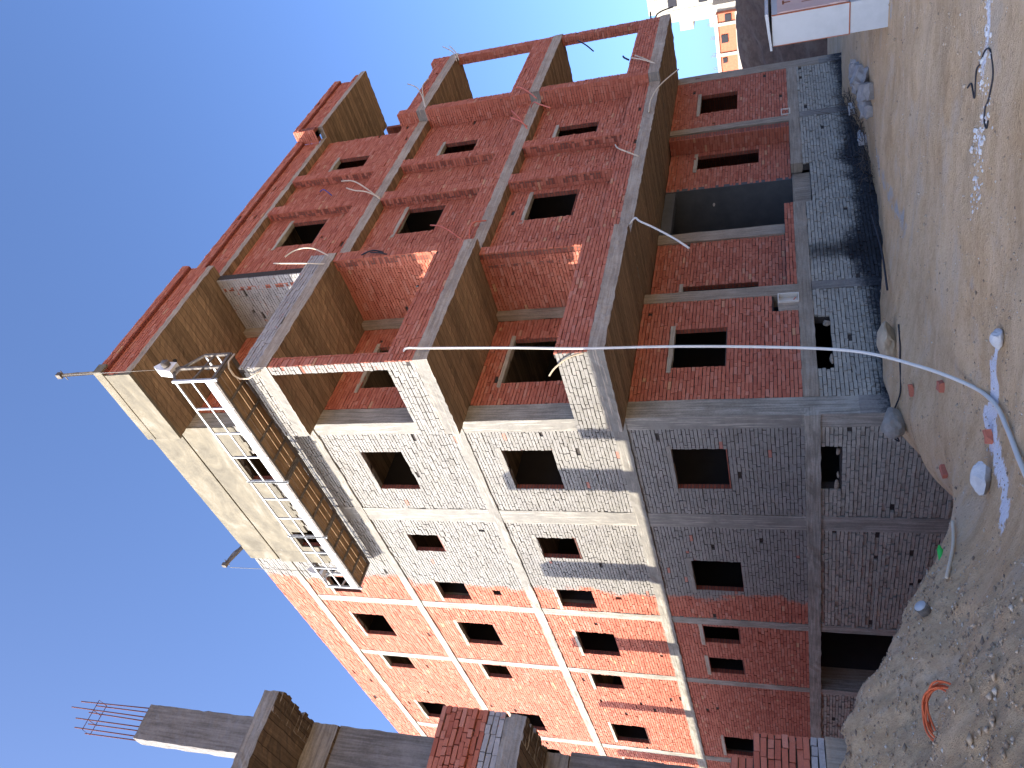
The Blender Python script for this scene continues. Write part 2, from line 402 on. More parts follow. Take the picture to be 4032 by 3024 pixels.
# ------------------------------------------------------------ brickwork: real bricks laid course by course
PITCH, BH = .0715, .0605
def brickwork(axis, plane, u0, u1, z0, z1, openings=(), thick=.12, sign=None, seed=0, amp=.0045, miss=.004, header=.25, ragged_end=0.0):
    """axis 'y': wall in the plane y=plane facing -y (u = x).  axis 'x': wall in plane x=plane facing +x (u = y).
    openings: (u0,u1,z0,z1).  Returns (bricks MB, rnd arrays, core MB)."""
    r = np.random.default_rng(1000 + seed)
    s = sign if sign is not None else (-1 if axis == 'y' else 1)
    ops = [(min(a, b), max(a, b), c, d) for a, b, c, d in openings]
    u0, u1 = min(u0, u1), max(u0, u1)
    B = []
    nz = int(round((z1 - z0) / PITCH)); pitch = (z1 - z0) / max(nz, 1); bh = pitch - .0125
    wob = lambda u, k: .006 * math.sin(u * 1.3 + seed) + .004 * math.sin(u * 3.1 + k * .7)
    for k in range(nz):
        za = z0 + k * pitch + .005; zb = za + bh; rowj = r.normal(0, amp * .9) if amp > .006 else 0.0; rowh = header if amp <= .006 else (.85 if r.random() < .3 else .12)
        segs = [(u0, u1)]
        for a, b, c, d in ops:
            if c < zb - .02 and d > za + .02:
                ns = []
                for p, q in segs:
                    if b <= p or a >= q: ns.append((p, q)); continue
                    if a > p: ns.append((p, a))
                    if b < q: ns.append((b, q))
                segs = ns
        for p, q in segs:
            if q - p < .03: continue
            u = p - (.10 if k % 2 else 0) + r.uniform(-.03, .03)
            if q - p < .6: u = p - (.10 if k % 2 and q - p > .3 else 0)
            while u < q - .012:
                L = .098 if r.random() < rowh else r.uniform(.192, .212)
                a, b = max(u, p), min(u + L, q); u += L + r.uniform(.006, .011)
                if b - a < .025: continue
                if q - b < .045: b = q
                if r.random() < miss: continue
                j = r.normal(0, amp) + rowj; dz = r.normal(0, .0022)
                edge = r.uniform(-.006, .006)
                B.append((a + (edge if a > p + .01 else 0), b, za + dz, zb + dz, j, r.random(), r.random(), r.normal(0, .0025)))
    B = np.array(B) if B else np.zeros((0, 8))
    n = len(B); front = plane + s * B[:, 4]; back = np.full(n, plane - s * .035)
    # 8 corners per brick (back ring, front ring), slightly tilted
    cu = np.stack([B[:, 0], B[:, 1], B[:, 1], B[:, 0]], 1); cz = np.stack([B[:, 2] - B[:, 7], B[:, 2] + B[:, 7], B[:, 3] + B[:, 7], B[:, 3] - B[:, 7]], 1)
    D = np.concatenate([np.repeat(back[:, None], 4, 1), np.repeat(front[:, None], 4, 1)], 1)
    Uc = np.concatenate([cu, cu], 1); Zc = np.concatenate([cz, cz], 1)
    V = np.empty((n * 8, 3)); V[:, 2] = Zc.ravel()
    if axis == 'y': V[:, 0] = Uc.ravel(); V[:, 1] = D.ravel()
    else: V[:, 1] = Uc.ravel(); V[:, 0] = D.ravel()
    fa = [(4, 5, 6, 7), (0, 1, 5, 4), (1, 2, 6, 5), (2, 3, 7, 6), (3, 0, 4, 7)]
    flip = (axis == 'x' and s < 0) or (axis == 'y' and s > 0)
    if flip: fa = [tuple(reversed(f)) for f in fa]
    mb = MB(); mb.v = V.tolist(); base = np.arange(n) * 8
    F = (base[:, None, None] + np.array(fa)[None]).reshape(-1, 4); mb.f = F.tolist(); mb.sm = [False] * len(mb.f)
    rn = np.repeat(B[:, 5], 8); rn2 = np.repeat(B[:, 6], 8)
    # core: cells with openings left out
    us = sorted({u0, u1, *[x for o in ops for x in o[:2] if u0 < x < u1]}); zs = sorted({z0, z1, *[x for o in ops for x in o[2:] if z0 < x < z1]})
    core = MB(); cf, cb = plane - s * .034, plane - s * thick
    def solid(i, j):
        if i < 0 or j < 0 or i >= len(us) - 1 or j >= len(zs) - 1: return False
        a = (us[i] + us[i + 1]) / 2; c = (zs[j] + zs[j + 1]) / 2
        return not any(o[0] < a < o[1] and o[2] < c < o[3] for o in ops)
    def P(u, d, z): return (u, d, z) if axis == 'y' else (d, u, z)
    def quad(a, b, c, d): core.add([a, b, c, d], [(0, 1, 2, 3)])
    for i in range(len(us) - 1):
        for j in range(len(zs) - 1):
            if not solid(i, j): continue
            a, b, c, d = us[i], us[i + 1], zs[j], zs[j + 1]
            quad(P(a, cf, c), P(b, cf, c), P(b, cf, d), P(a, cf, d)); quad(P(b, cb, c), P(a, cb, c), P(a, cb, d), P(b, cb, d))
            if not solid(i - 1, j): quad(P(a, cb, c), P(a, cf, c), P(a, cf, d), P(a, cb, d))
            if not solid(i + 1, j): quad(P(b, cf, c), P(b, cb, c), P(b, cb, d), P(b, cf, d))
            if not solid(i, j - 1): quad(P(a, cb, c), P(b, cb, c), P(b, cf, c), P(a, cf, c))
            if not solid(i, j + 1): quad(P(a, cf, d), P(b, cf, d), P(b, cb, d), P(a, cb, d))
    return mb, rn, rn2, core

def wall(parent, axis, plane, u0, u1, z0, z1, openings=(), mat='brick', name='brick_wall', thick=.12, label=None, **k):
    mb, rn, rn2, core = brickwork(axis, plane, u0, u1, z0, z1, openings, thick, seed=wall.n, **k); wall.n += 1
    # bricks and core become one mesh with two materials
    nb = len(mb.f); nv = len(mb.v)
    mb.add(core.v, core.f)
    o = part(mb, name, M[mat], parent, attrs={'rnd': np.r_[rn, np.full(len(core.v), .4)], 'rnd2': np.r_[rn2, np.full(len(core.v), .4)]})
    o.data.materials.append(M['joint'] if abs(u1 - u0) > .6 else M['backing'])
    mi = np.zeros(len(o.data.polygons), int); mi[nb:] = 1; o.data.polygons.foreach_set('material_index', mi)
    if label: o['label'] = label
    return o
wall.n = 0

# ================================================================ TERRAIN
CP = np.array([
(4,5,-1.5),(6,0,-1.5),(8,-3,-1.5),(3,2,-1.5),(2.3,4.5,-1.45),(2.2,7,-1.45),(1.0,6,-1.72),(0,6,-1.74),(0,7.5,-1.74),(0,9.7,-1.66),(1.1,9.5,-1.5),
(0,11.2,-1.42),(0,14.4,-1.54),(3,12,-1.42),(0,4,-1.62),(0.9,4.5,-1.68),(0,2,-1.4),(.8,2.0,-1.44),(0,.6,-1.37),(0.5,0,-1.37),(2,0,-1.47),(2.2,-1.5,-1.5),
(4,-2.6,-1.53),(10,-10,-1.5),(7,-6.5,-1.5),(6,-5,-1.52),(12,0,-1.5),(13,10,-1.45),(5,15,-1.45),(9,6,-1.48),(3.3,-3.6,-1.62),(13,-6,-1.5),
(0,-.3,-1.37),(.55,-1,-1.5),(.95,-2.1,-1.6),(1.7,-3.1,-1.72),(1.95,-3.6,-1.62),(2.05,-4.35,-1.36),(2.15,-4.78,-1.14),(2.25,-5.25,-.87),(2.35,-5.68,-.65),
(2.4,-5.9,-.51),(2.5,-6.16,-.34),(2.4,-6.45,-.2),(2.3,-7.2,-.15),
(3.0,-6.6,-.62),(3.2,-5.6,-1.0),(3.0,-4.6,-1.43),(4.4,-5.6,-1.42),(3.6,-7.3,-.75),(4.4,-7.15,-.74),(4.9,-7.5,-.72),(5.5,-6.6,-1.3),(4.5,-6.4,-1.15),(3.7,-6.65,-1.0),(6,-8.2,-1.0),(5.2,-8.6,-.6),(3,-9,-.1),(7.5,-8.5,-1.4),(4,-10.5,-.2),
(-.9,-1.2,-2.6),(-.4,-2.4,-2.9),(.3,-3.6,-3.0),(-3,-3,-3.6),(-8,-3,-3.7),(-8,-.2,-3.6),(-3,-.2,-3.4),(.7,-5.0,-2.6),(.9,-6.1,-1.6),(-4,-6,-3.2),(-1,-5,-3.2),
(0,-9,-.6),(-8,-8,-3.2),(-14,-3,-3.4),(-14,-9,-3),(-1.2,-.2,-2.9)], float)
def _U(r2): return np.where(r2 > 1e-12, .5 * r2 * np.log(np.maximum(r2, 1e-12)), 0)
_n = len(CP); _K = _U(((CP[:, None, :2] - CP[None, :, :2]) ** 2).sum(-1)) + np.eye(_n) * .02
_P = np.c_[np.ones(_n), CP[:, :2]]; _W = np.linalg.solve(np.block([[_K, _P], [_P.T, np.zeros((3, 3))]]), np.r_[CP[:, 2], 0, 0, 0])
def gz(x, y):
    x = np.asarray(x, float); y = np.asarray(y, float); out = _W[_n] + _W[_n + 1] * x + _W[_n + 2] * y
    for i in range(_n): out = out + _W[i] * _U((x - CP[i, 0]) ** 2 + (y - CP[i, 1]) ** 2)
    def sm(t): t = np.clip(t, 0, 1); return t * t * (3 - 2 * t)
    f = sm((x + 16) / 4) * sm((15 - x) / 3) * sm((y + 13) / 2.5) * sm((17 - y) / 3)
    return out * f + (-1.5) * (1 - f)
def vnoise(x, y, s, seed):
    """value noise on a grid"""
    r = np.random.default_rng(seed); T = r.uniform(-1, 1, (256, 256)); X = x / s; Y = y / s
    i = np.floor(X).astype(int); j = np.floor(Y).astype(int); fx = X - i; fy = Y - j; fx = fx * fx * (3 - 2 * fx); fy = fy * fy * (3 - 2 * fy)
    a = T[i % 256, j % 256]; b = T[(i + 1) % 256, j % 256]; c = T[i % 256, (j + 1) % 256]; d = T[(i + 1) % 256, (j + 1) % 256]
    return (a * (1 - fx) + b * fx) * (1 - fy) + (c * (1 - fx) + d * fx) * fy
def moundness(x, y):
    z = gz(x, y); return np.clip((z + 1.42) / .25, 0, 1) * np.clip((-y - 3.2) / 1.0, 0, 1)
def gfull(x, y):
    x = np.asarray(x, float); y = np.asarray(y, float)
    z = gz(x, y); mo = moundness(x, y); near = np.clip(1 - (np.hypot(x - 4, y - 0) - 16) / 6, 0, 1)
    sil = .25 + .75 * mo
    z = z + near * (.028 * vnoise(x, y, .9, 1) + .016 * vnoise(x, y, .35, 2) + (.007 + .034 * mo) * vnoise(x, y, .17, 3) + (.004 + .024 * mo) * vnoise(x, y, .09, 4) + mo * .05 * np.abs(vnoise(x * .8 + y * .5, y * 1.1, .42, 8)))
    # wheel ruts along the track
    z = z - near * .03 * np.exp(-((y - (.35 * np.sin(x * .7)) - 1.1) / .22) ** 2) * np.clip((x - 1.5), 0, 1)
    return z
def axis_pts(core0, core1, step, far):
    c = list(np.arange(core0, core1, step)); s = step; p = c[-1]; up = []
    while p < far: s *= 1.22; p += s; up.append(p)
    s = step; p = c[0]; dn = []
    while p > -far: s *= 1.22; p -= s; dn.append(p)
    return np.array(dn[::-1] + c + up)
gx = axis_pts(-1.5, 9.0, .055, 900); gy = axis_pts(-8.6, 14.6, .065, 900)
GX, GY = np.meshgrid(gx, gy, indexing='ij'); GZ = gfull(GX, GY)
nx, ny = GX.shape
V = np.stack([GX.ravel(), GY.ravel(), GZ.ravel()], 1)
ii, jj = np.meshgrid(np.arange(nx - 1), np.arange(ny - 1), indexing='ij'); a = (ii * ny + jj).ravel()
Fq = np.stack([a, a + ny, a + ny + 1, a + 1], 1)
me = bpy.data.meshes.new('ground')
me.vertices.add(len(V)); me.vertices.foreach_set('co', V.ravel())
me.loops.add(Fq.size); me.loops.foreach_set('vertex_index', Fq.ravel()); me.polygons.add(len(Fq))
me.polygons.foreach_set('loop_start', np.arange(len(Fq)) * 4); me.polygons.foreach_set('loop_total', np.full(len(Fq), 4)); me.update()
me.polygons.foreach_set('use_smooth', np.ones(len(Fq), bool))
def seg(x, y, pts, wd):
    best = np.full(x.shape, 9.0)
    for (x0, y0), (x1, y1) in zip(pts[:-1], pts[1:]):
        dx, dy = x1 - x0, y1 - y0; t = np.clip(((x - x0) * dx + (y - y0) * dy) / (dx * dx + dy * dy + 1e-9), 0, 1)
        best = np.minimum(best, np.hypot(x - x0 - t * dx, y - y0 - t * dy))
    return np.exp(-(best / wd) ** 2)
x_, y_ = V[:, 0], V[:, 1]
lime = np.maximum.reduce([seg(x_, y_, [(4.95, -3.75), (4.5, -3.95)], .07) * .95, seg(x_, y_, [(4.6, -3.85), (4.25, -3.95), (3.95, -3.85), (4.05, -4.1)], .20) * 1.15,
    seg(x_, y_, [(4.1, -4.05), (3.95, -4.1)], .17) * 1.1, seg(x_, y_, [(4.0, -4.3), (4.2, -4.8), (4.3, -5.3)], .20) * .95, seg(x_, y_, [(4.3, -5.3), (4.1, -5.7)], .2) * .45,
    seg(x_, y_, [(3.3, -3.95), (3.6, -4.2)], .12) * .5,
    seg(x_, y_, [(8.2, -2.2), (7.54, -2.37), (7.2, -2.43), (6.9, -2.48)], .11) * .78, seg(x_, y_, [(6.9, -2.48), (6.5, -2.6), (6.2, -2.64), (5.9, -2.69)], .14) * .6, seg(x_, y_, [(0.05, 1.9), (0.2, 1.75)], .15) * .8])
at = me.attributes.new('lime', 'FLOAT', 'POINT'); at.data.foreach_set('value', lime)
ash = .8 * np.maximum.reduce([seg(x_, y_, [(2.2, 5.0), (2.7, 1.9), (3.0, 1.0)], .35) * .7, seg(x_, y_, [(4.1, 2.4), (4.6, .8)], .3) * .45, seg(x_, y_, [(5, 4.2), (6, 3.2)], .5) * .6, seg(x_, y_, [(1.6, 1.4), (1.5, .4), (1.2, -.2)], .22) * .5])
at = me.attributes.new('ash', 'FLOAT', 'POINT'); at.data.foreach_set('value', ash)
at = me.attributes.new('mound', 'FLOAT', 'POINT'); at.data.foreach_set('value', moundness(x_, y_))
me.materials.append(M['ground'])
ground = bpy.data.objects.new('ground', me); col.objects.link(ground); tag(ground, kind='structure')

# earth bank behind the building
bx = np.linspace(-60, 40, 260); by = np.linspace(19.0, 42, 70); BX, BY = np.meshgrid(bx, by, indexing='ij')
t = np.clip((BY - 20.2 - .5 * vnoise(BX, BY, 3, 9)) / 5.6, 0, 1)
BZ = -1.9 + 3.55 * t ** .8 + .16 * vnoise(BX, BY, 1.7, 5) * (.4 + .6 * t) + .22 * vnoise(BX, BY, .8, 6) + .1 * vnoise(BX, BY, .4, 7) + np.where(BX > -3, .1, 0) - .25 * np.clip((-4.2 - BX) / 3, 0, 1)
Vb = np.stack([BX.ravel(), BY.ravel(), BZ.ravel()], 1); a = (np.arange(259)[:, None] * 70 + np.arange(69)[None]).ravel()
mb = MB(); mb.add(Vb.tolist(), np.stack([a, a + 70, a + 71, a + 1], 1).tolist(), True)
tag(mb.build('earth_bank', M['bank']), kind='structure')

# ================================================================ MAIN BUILDING
bld = empty('apartment_building', (-6, 6, -3.6), 'unfinished red brick apartment block with raw concrete frame and corner balconies in the middle', 'building')
def P_(mb, name, mat, parent=bld, **k): return part(mb, name, M[mat] if isinstance(mat, str) else mat, parent, **k)
COLS = [(-.33, 0.0), (-3.39, -2.92), (-7.38, -7.10), (-10.55, -10.30), (-15.85, -15.55), (-19.3, -19.0)]
XE = -22.3
# columns
for i, (a, b) in enumerate(COLS):
    if i == 0: mb = MB().rough_box(a, b + .004, -.012, .42, -4, 13.2, .3, .004, i)
    else: mb = MB().rough_box(a, b, -.012, .3, -4, 13.2, .3, .004, i)
    P_(mb, 'column', 'conc_v_side')
P_(MB().box(-10.56, -10.31, .3, .62, -4, -.27), 'column', 'conc_v')
P_(MB().rough_box(XE, XE + .3, -.012, .3, -4, 13.2, .4, .004, 9), 'column', 'conc_v_side')
# edge beams of the side wall
for i, (z0, z1) in enumerate([(-.27, 0), (3.14, 3.41), (6.47, 6.70), (9.92, 10.12), (13.2, 13.42)]):
    P_(MB().rough_box(XE, -.0, -.034, .2, z0, z1, .14, .006, 20 + i), 'beam', 'conc_x_side')
# side wall openings per storey
SIDE = {
 0: ((0, 3.14), [(-.90, -2.10, 1.38, 2.40), (-4.65, -5.84, 1.35, 2.42), (-7.49, -8.28, 1.59, 2.45), (-9.08, -9.88, 1.59, 2.45), (-13.95, -15.2, 1.40, 2.45), (-16.7, -17.9, 1.38, 2.4)]),
 1: ((3.41, 6.47), [(-.90, -2.15, 4.75, 5.84), (-3.94, -4.76, 4.94, 5.85), (-6.16, -6.95, 4.95, 5.87), (-8.20, -9.40, 4.78, 5.81), (-10.60, -11.40, 5.0, 5.86), (-13.90, -15.15, 4.80, 5.86), (-16.60, -17.8, 4.82, 5.87)]),
 2: ((6.70, 9.92), [(-.92, -2.20, 8.11, 9.14), (-3.98, -4.68, 8.36, 9.16), (-6.10, -6.90, 8.33, 9.17), (-8.15, -9.32, 8.15, 9.20), (-10.60, -11.40, 8.39, 9.20), (-13.88, -15.07, 8.18, 9.20), (-16.6, -17.8, 8.15, 9.2)]),
 3: ((10.12, 13.2), [(-.95, -1.90, 11.50, 12.50), (-3.96, -4.66, 11.70, 12.50), (-6.10, -6.88, 11.65, 12.50), (-8.07, -9.25, 11.49, 12.50), (-10.50, -11.32, 11.65, 12.53), (-13.80, -15.0, 11.49, 12.53), (-16.6, -17.8, 11.5, 12.5)]),
}
HOLE = {1: [(-6.35, -6.47, 7.55 - 3.3, 7.68 - 3.3)], 2: [(-6.38, -6.6, 7.45, 7.62), (-3.7, -3.78, 7.1, 7.17)]}
def window(axis, plane, u0, u1, z0, z1, lint='lintel', over=(.13, .10), depth=.115, s=None):
    """opening: rough brick reveal with a cast lintel across its head"""
    u0, u1 = min(u0, u1), max(u0, u1); s = s if s is not None else (-1 if axis == 'y' else 1)
    m = MB(); t = .004; f, b = plane - s * .012, plane - s * depth
    def bx(a, c, za, zb):
        if axis == 'y': m.box(a, c, f, b, za, zb)
        else: m.box(f, b, a, c, za, zb)
    bx(u0 - .02, u0 + t, z0, z1); bx(u1 - t, u1 + .02, z0, z1); bx(u0, u1, z0 - .02, z0 + t)
    o = P_(m, 'window_opening', 'backing')
    m = MB(); f2 = plane + s * .010
    a, c = u0 - over[0], u1 + over[1]
    if axis == 'y': m.rough_box(a, c, min(f2, b), max(f2, b), z1 - .004, z1 + .085, .12, .004, int(abs(u0 * 37)))
    else: m.rough_box(min(f2, b), max(f2, b), a, c, z1 - .004, z1 + .085, .12, .004, int(abs(u0 * 37)))
    part(m, 'lintel', M[lint], o)
for k, ((z0, z1), ops) in SIDE.items():
    bays = [(COLS[i + 1][1], COLS[i][0]) for i in range(5)] + [(XE + .3, COLS[5][0])]
    for a, b in bays:
        oo = [o for o in ops if a < (o[0] + o[1]) / 2 < b]
        hh = [h for h in HOLE.get(k, []) if a < h[0] < b]
        wall(bld, 'y', 0.0, a, b, z0, z1, oo + hh, 'brick_side', header=.12, miss=.0025, thick=.12)
        for o in oo:
            white = (o[0] + o[1]) / 2 > -6.0
            window('y', 0.0, *o, lint='conc_x_side' if white else 'lintel')
# parapet of the side wall
wall(bld, 'y', -.01, XE, -5.30, 13.42, 14.40, (), 'brick_side', header=.1, thick=.24)
wall(bld, 'y', -.005, -5.30, 0.02, 13.42, 14.38, (), 'brick_side', header=.1, thick=.22)
# basement wall of the side
for a, b, oo in [(-2.92, -.33, [(-.86, -2.10, -.60, -.27)]), (-7.10, -3.39, []), (-15.55, -10.55, []), (-19.0, -15.85, []), (XE + .3, -19.3, [])]:
    wall(bld, 'y', 0.004, a, b, -4.0, -.27, oo, 'brick_base', header=.4, amp=.010, miss=.004, thick=.2)
# small broken bits in the letterbox opening
P_(MB().rock((-1.05, .05, -.57), .12, .06, .045, 3).rock((-2.02, .06, -.55), .16, .06, .05, 4).rock((-1.75, .08, -.575), .1, .05, .03, 5), 'loose_brick', 'conc_v')

# new plaster on the top storey of the side wall
def plate(z0, z1, x0, x1, y, ops, t=.05):
    _, _, _, core = brickwork('y', y - .034, x0, x1, z0, z1, ops, t + .034); return core
o = P_(plate(11.98, 13.47, -5.38, -.002, -.045, [(-.97, -1.88, 11.0, 12.46), (-3.98, -4.64, 11.0, 12.46)], .043), 'plaster', 'plaster'); o['label'] = 'fresh cream plaster on the top storey'
P_(plate(13.50, 14.42, -5.27, -.002, -.06, [], .055), 'plaster', 'plaster')
m = MB(); r0 = np.random.default_rng(3)
for x in np.arange(-5.3, -.1, .16):      # torn lower edge
    if any(a < x < b or a < x + .16 < b for a, b in ((-1.95, -.85), (-4.75, -3.85))): continue
    m.box(x + .002, x + .158, -.041, -.002, 11.98 - abs(r0.normal(0, .09)) - .01, 11.979)
P_(m, 'plaster', 'plaster')

# ---------------- street side, ground floor
wall(bld, 'x', 0.0, .42, 3.33, 0, 3.12, [(1.30, 2.44, 1.36, 2.38), (2.83, 3.33, .0, .47)])
window('x', 0.0, 1.30, 2.44, 1.36, 2.38)
P_(MB().rough_box(-.3, .006, 3.33, 3.65, -.25, 3.12, .3, .004, 30), 'column', 'conc_v')
wall(bld, 'x', -.45, 3.65, 6.10, 0, 3.12, [(3.75, 4.42, .78, 2.40)])
window('x', -.45, 3.75, 4.42, .78, 2.40)
P_(MB().rough_box(-.72, -.40, 6.10, 6.47, -.25, 3.12, .3, .005, 31), 'column', 'conc_v')
# low stepped sill in front of the recess
wall(bld, 'x', 0.0, 3.66, 6.72, 0, .20, (), header=.3, thick=.12, miss=0)
# entrance passage: dark rendered cross wall, side wall, head beam
P_(MB().box(-4.2, -.452, 8.488, 8.60, -.6, 3.12), 'passage_wall', 'plaster_dark')
P_(MB().rock((-.95, 8.485, 1.92), .055, .006, .035, 4, 2), 'daylight_patch', 'tube_white')  # pale patch standing in for daylight through a hole in the cross wall
P_(MB().box(-4.3, -4.2, 6.4, 8.6, -.6, 3.12).box(-4.2, -.72, 6.30, 6.40, -.6, 3.12), 'passage_wall', 'plaster_dark')
P_(MB().rough_box(-.75, -.48, 6.47, 8.50, 2.86, 3.12, .2, .004, 32), 'beam', 'plaster_dark')
wall(bld, 'x', -.45, 8.50, 10.40, 0, 3.12, [(9.50, 10.22, .78, 2.38)])
window('x', -.45, 9.50, 10.22, .78, 2.38)
P_(MB().rough_box(-.50, .006, 10.70, 10.97, -.25, 3.12, .3, .004, 33), 'column', 'conc_v')
wall(bld, 'y', 10.40, -.45, -.02, 0, 3.12, (), thick=.25)
wall(bld, 'x', 0.0, 10.97, 13.87, 0, 3.12, [(11.78, 12.91, 1.32, 2.37)])
window('x', 0.0, 11.78, 12.91, 1.32, 2.37)
P_(MB().rough_box(-.35, .006, 13.87, 14.32, -4, 3.12, .3, .004, 34), 'column', 'conc_v')
# plinth beam and foot masonry (bitumen coated near the soil)
for a, b in ((.42, 6.72), (8.42, 13.87)):
    P_(MB().rough_box(-.25, .012, a, b, -.27, 0, .16, .005, int(a * 7)), 'beam', 'conc_x')
P_(MB().rough_box(-.55, -.28, 6.72, 8.42, -.42, -.06, .2, .004, 40), 'beam', 'conc_v')
for a, b, oo in ((.42, 3.44, [(1.13, 2.62, -.56, -.27)]), (3.70, 6.72, []), (6.72, 8.42, []), (8.42, 10.78, []), (11.08, 13.87, [])):
    wall(bld, 'x', -.004, a, b, -2.6, -.27 if a != 6.72 else -.42, oo, 'brick_base', header=.4, amp=.009, thick=.2)
for a, b in ((3.44, 3.70), (10.78, 11.08)):
    P_(MB().rough_box(-.25, .008, a, b, -2.6, -.27, .2, .005, int(a * 9)), 'column', 'conc_base')
P_(MB().rough_box(-.25, .010, .0, .42, -2.6, -.9, .2, .004, 41).rough_box(-.25, .012, 13.86, 14.33, -2.6, -.9, .2, .004, 42), 'column', 'conc_base')
P_(MB().rock((-.06, 1.45, -.53), .05, .16, .04, 6).rock((-.06, 2.45, -.50), .05, .1, .09, 8), 'loose_brick', 'conc_v')

# ---------------- floor slabs (one per level, with the cantilevered balcony strips)
B1, B2, B3 = 2.0, 1.72, 2.0
for i, (z0, z1, xb2) in enumerate([(3.12, 3.41, 1.77), (6.37, 6.66, 1.73), (9.80, 10.08, 1.70), (13.20, 13.36, 1.66)]):
    mb = MB()
    mb.box(XE + .3, -.34, .2, 13.9, z0 + .02, z1 - .02).box(-.34, 0, .43, 13.9, z0 + .02, z1 - .02)
    mb.rough_box(0.005, B1 + .015, -.345, 3.42, z0, z1, .10, .0055, 50 + i)
    mb.rough_box(0.005, xb2, 3.43, 10.36, z0 + .003, z1 - .003, .10, .0055, 60 + i)
    mb.rough_box(0.005, B3 + .015, 10.37, 14.24, z0, z1, .10, .0055, 70 + i)
    P_(mb, 'floor_slab', 'slab')
P_(MB().box(XE + .3, -.3, .2, 13.9, -.25, -.02).box(XE, 0, .1, 14.2, -4.1, -4.0), 'floor_slab', 'conc_x')
# rear and gable walls, partitions
m = MB().box(XE, .0, 14.1, 14.25, -4, 13.2); P_(m, 'gable_wall', 'backing')
P_(MB().box(XE - .02, XE, 0, 14.2, -4, 14.4), 'rear_wall', 'backing')
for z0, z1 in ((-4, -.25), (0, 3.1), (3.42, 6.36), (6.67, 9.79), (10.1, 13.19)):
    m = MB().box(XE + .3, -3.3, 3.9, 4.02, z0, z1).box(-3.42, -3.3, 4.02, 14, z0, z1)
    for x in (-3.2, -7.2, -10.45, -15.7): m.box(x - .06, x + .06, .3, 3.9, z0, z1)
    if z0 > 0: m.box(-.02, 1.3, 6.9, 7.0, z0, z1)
    P_(m, 'partition_wall', 'room_shade')

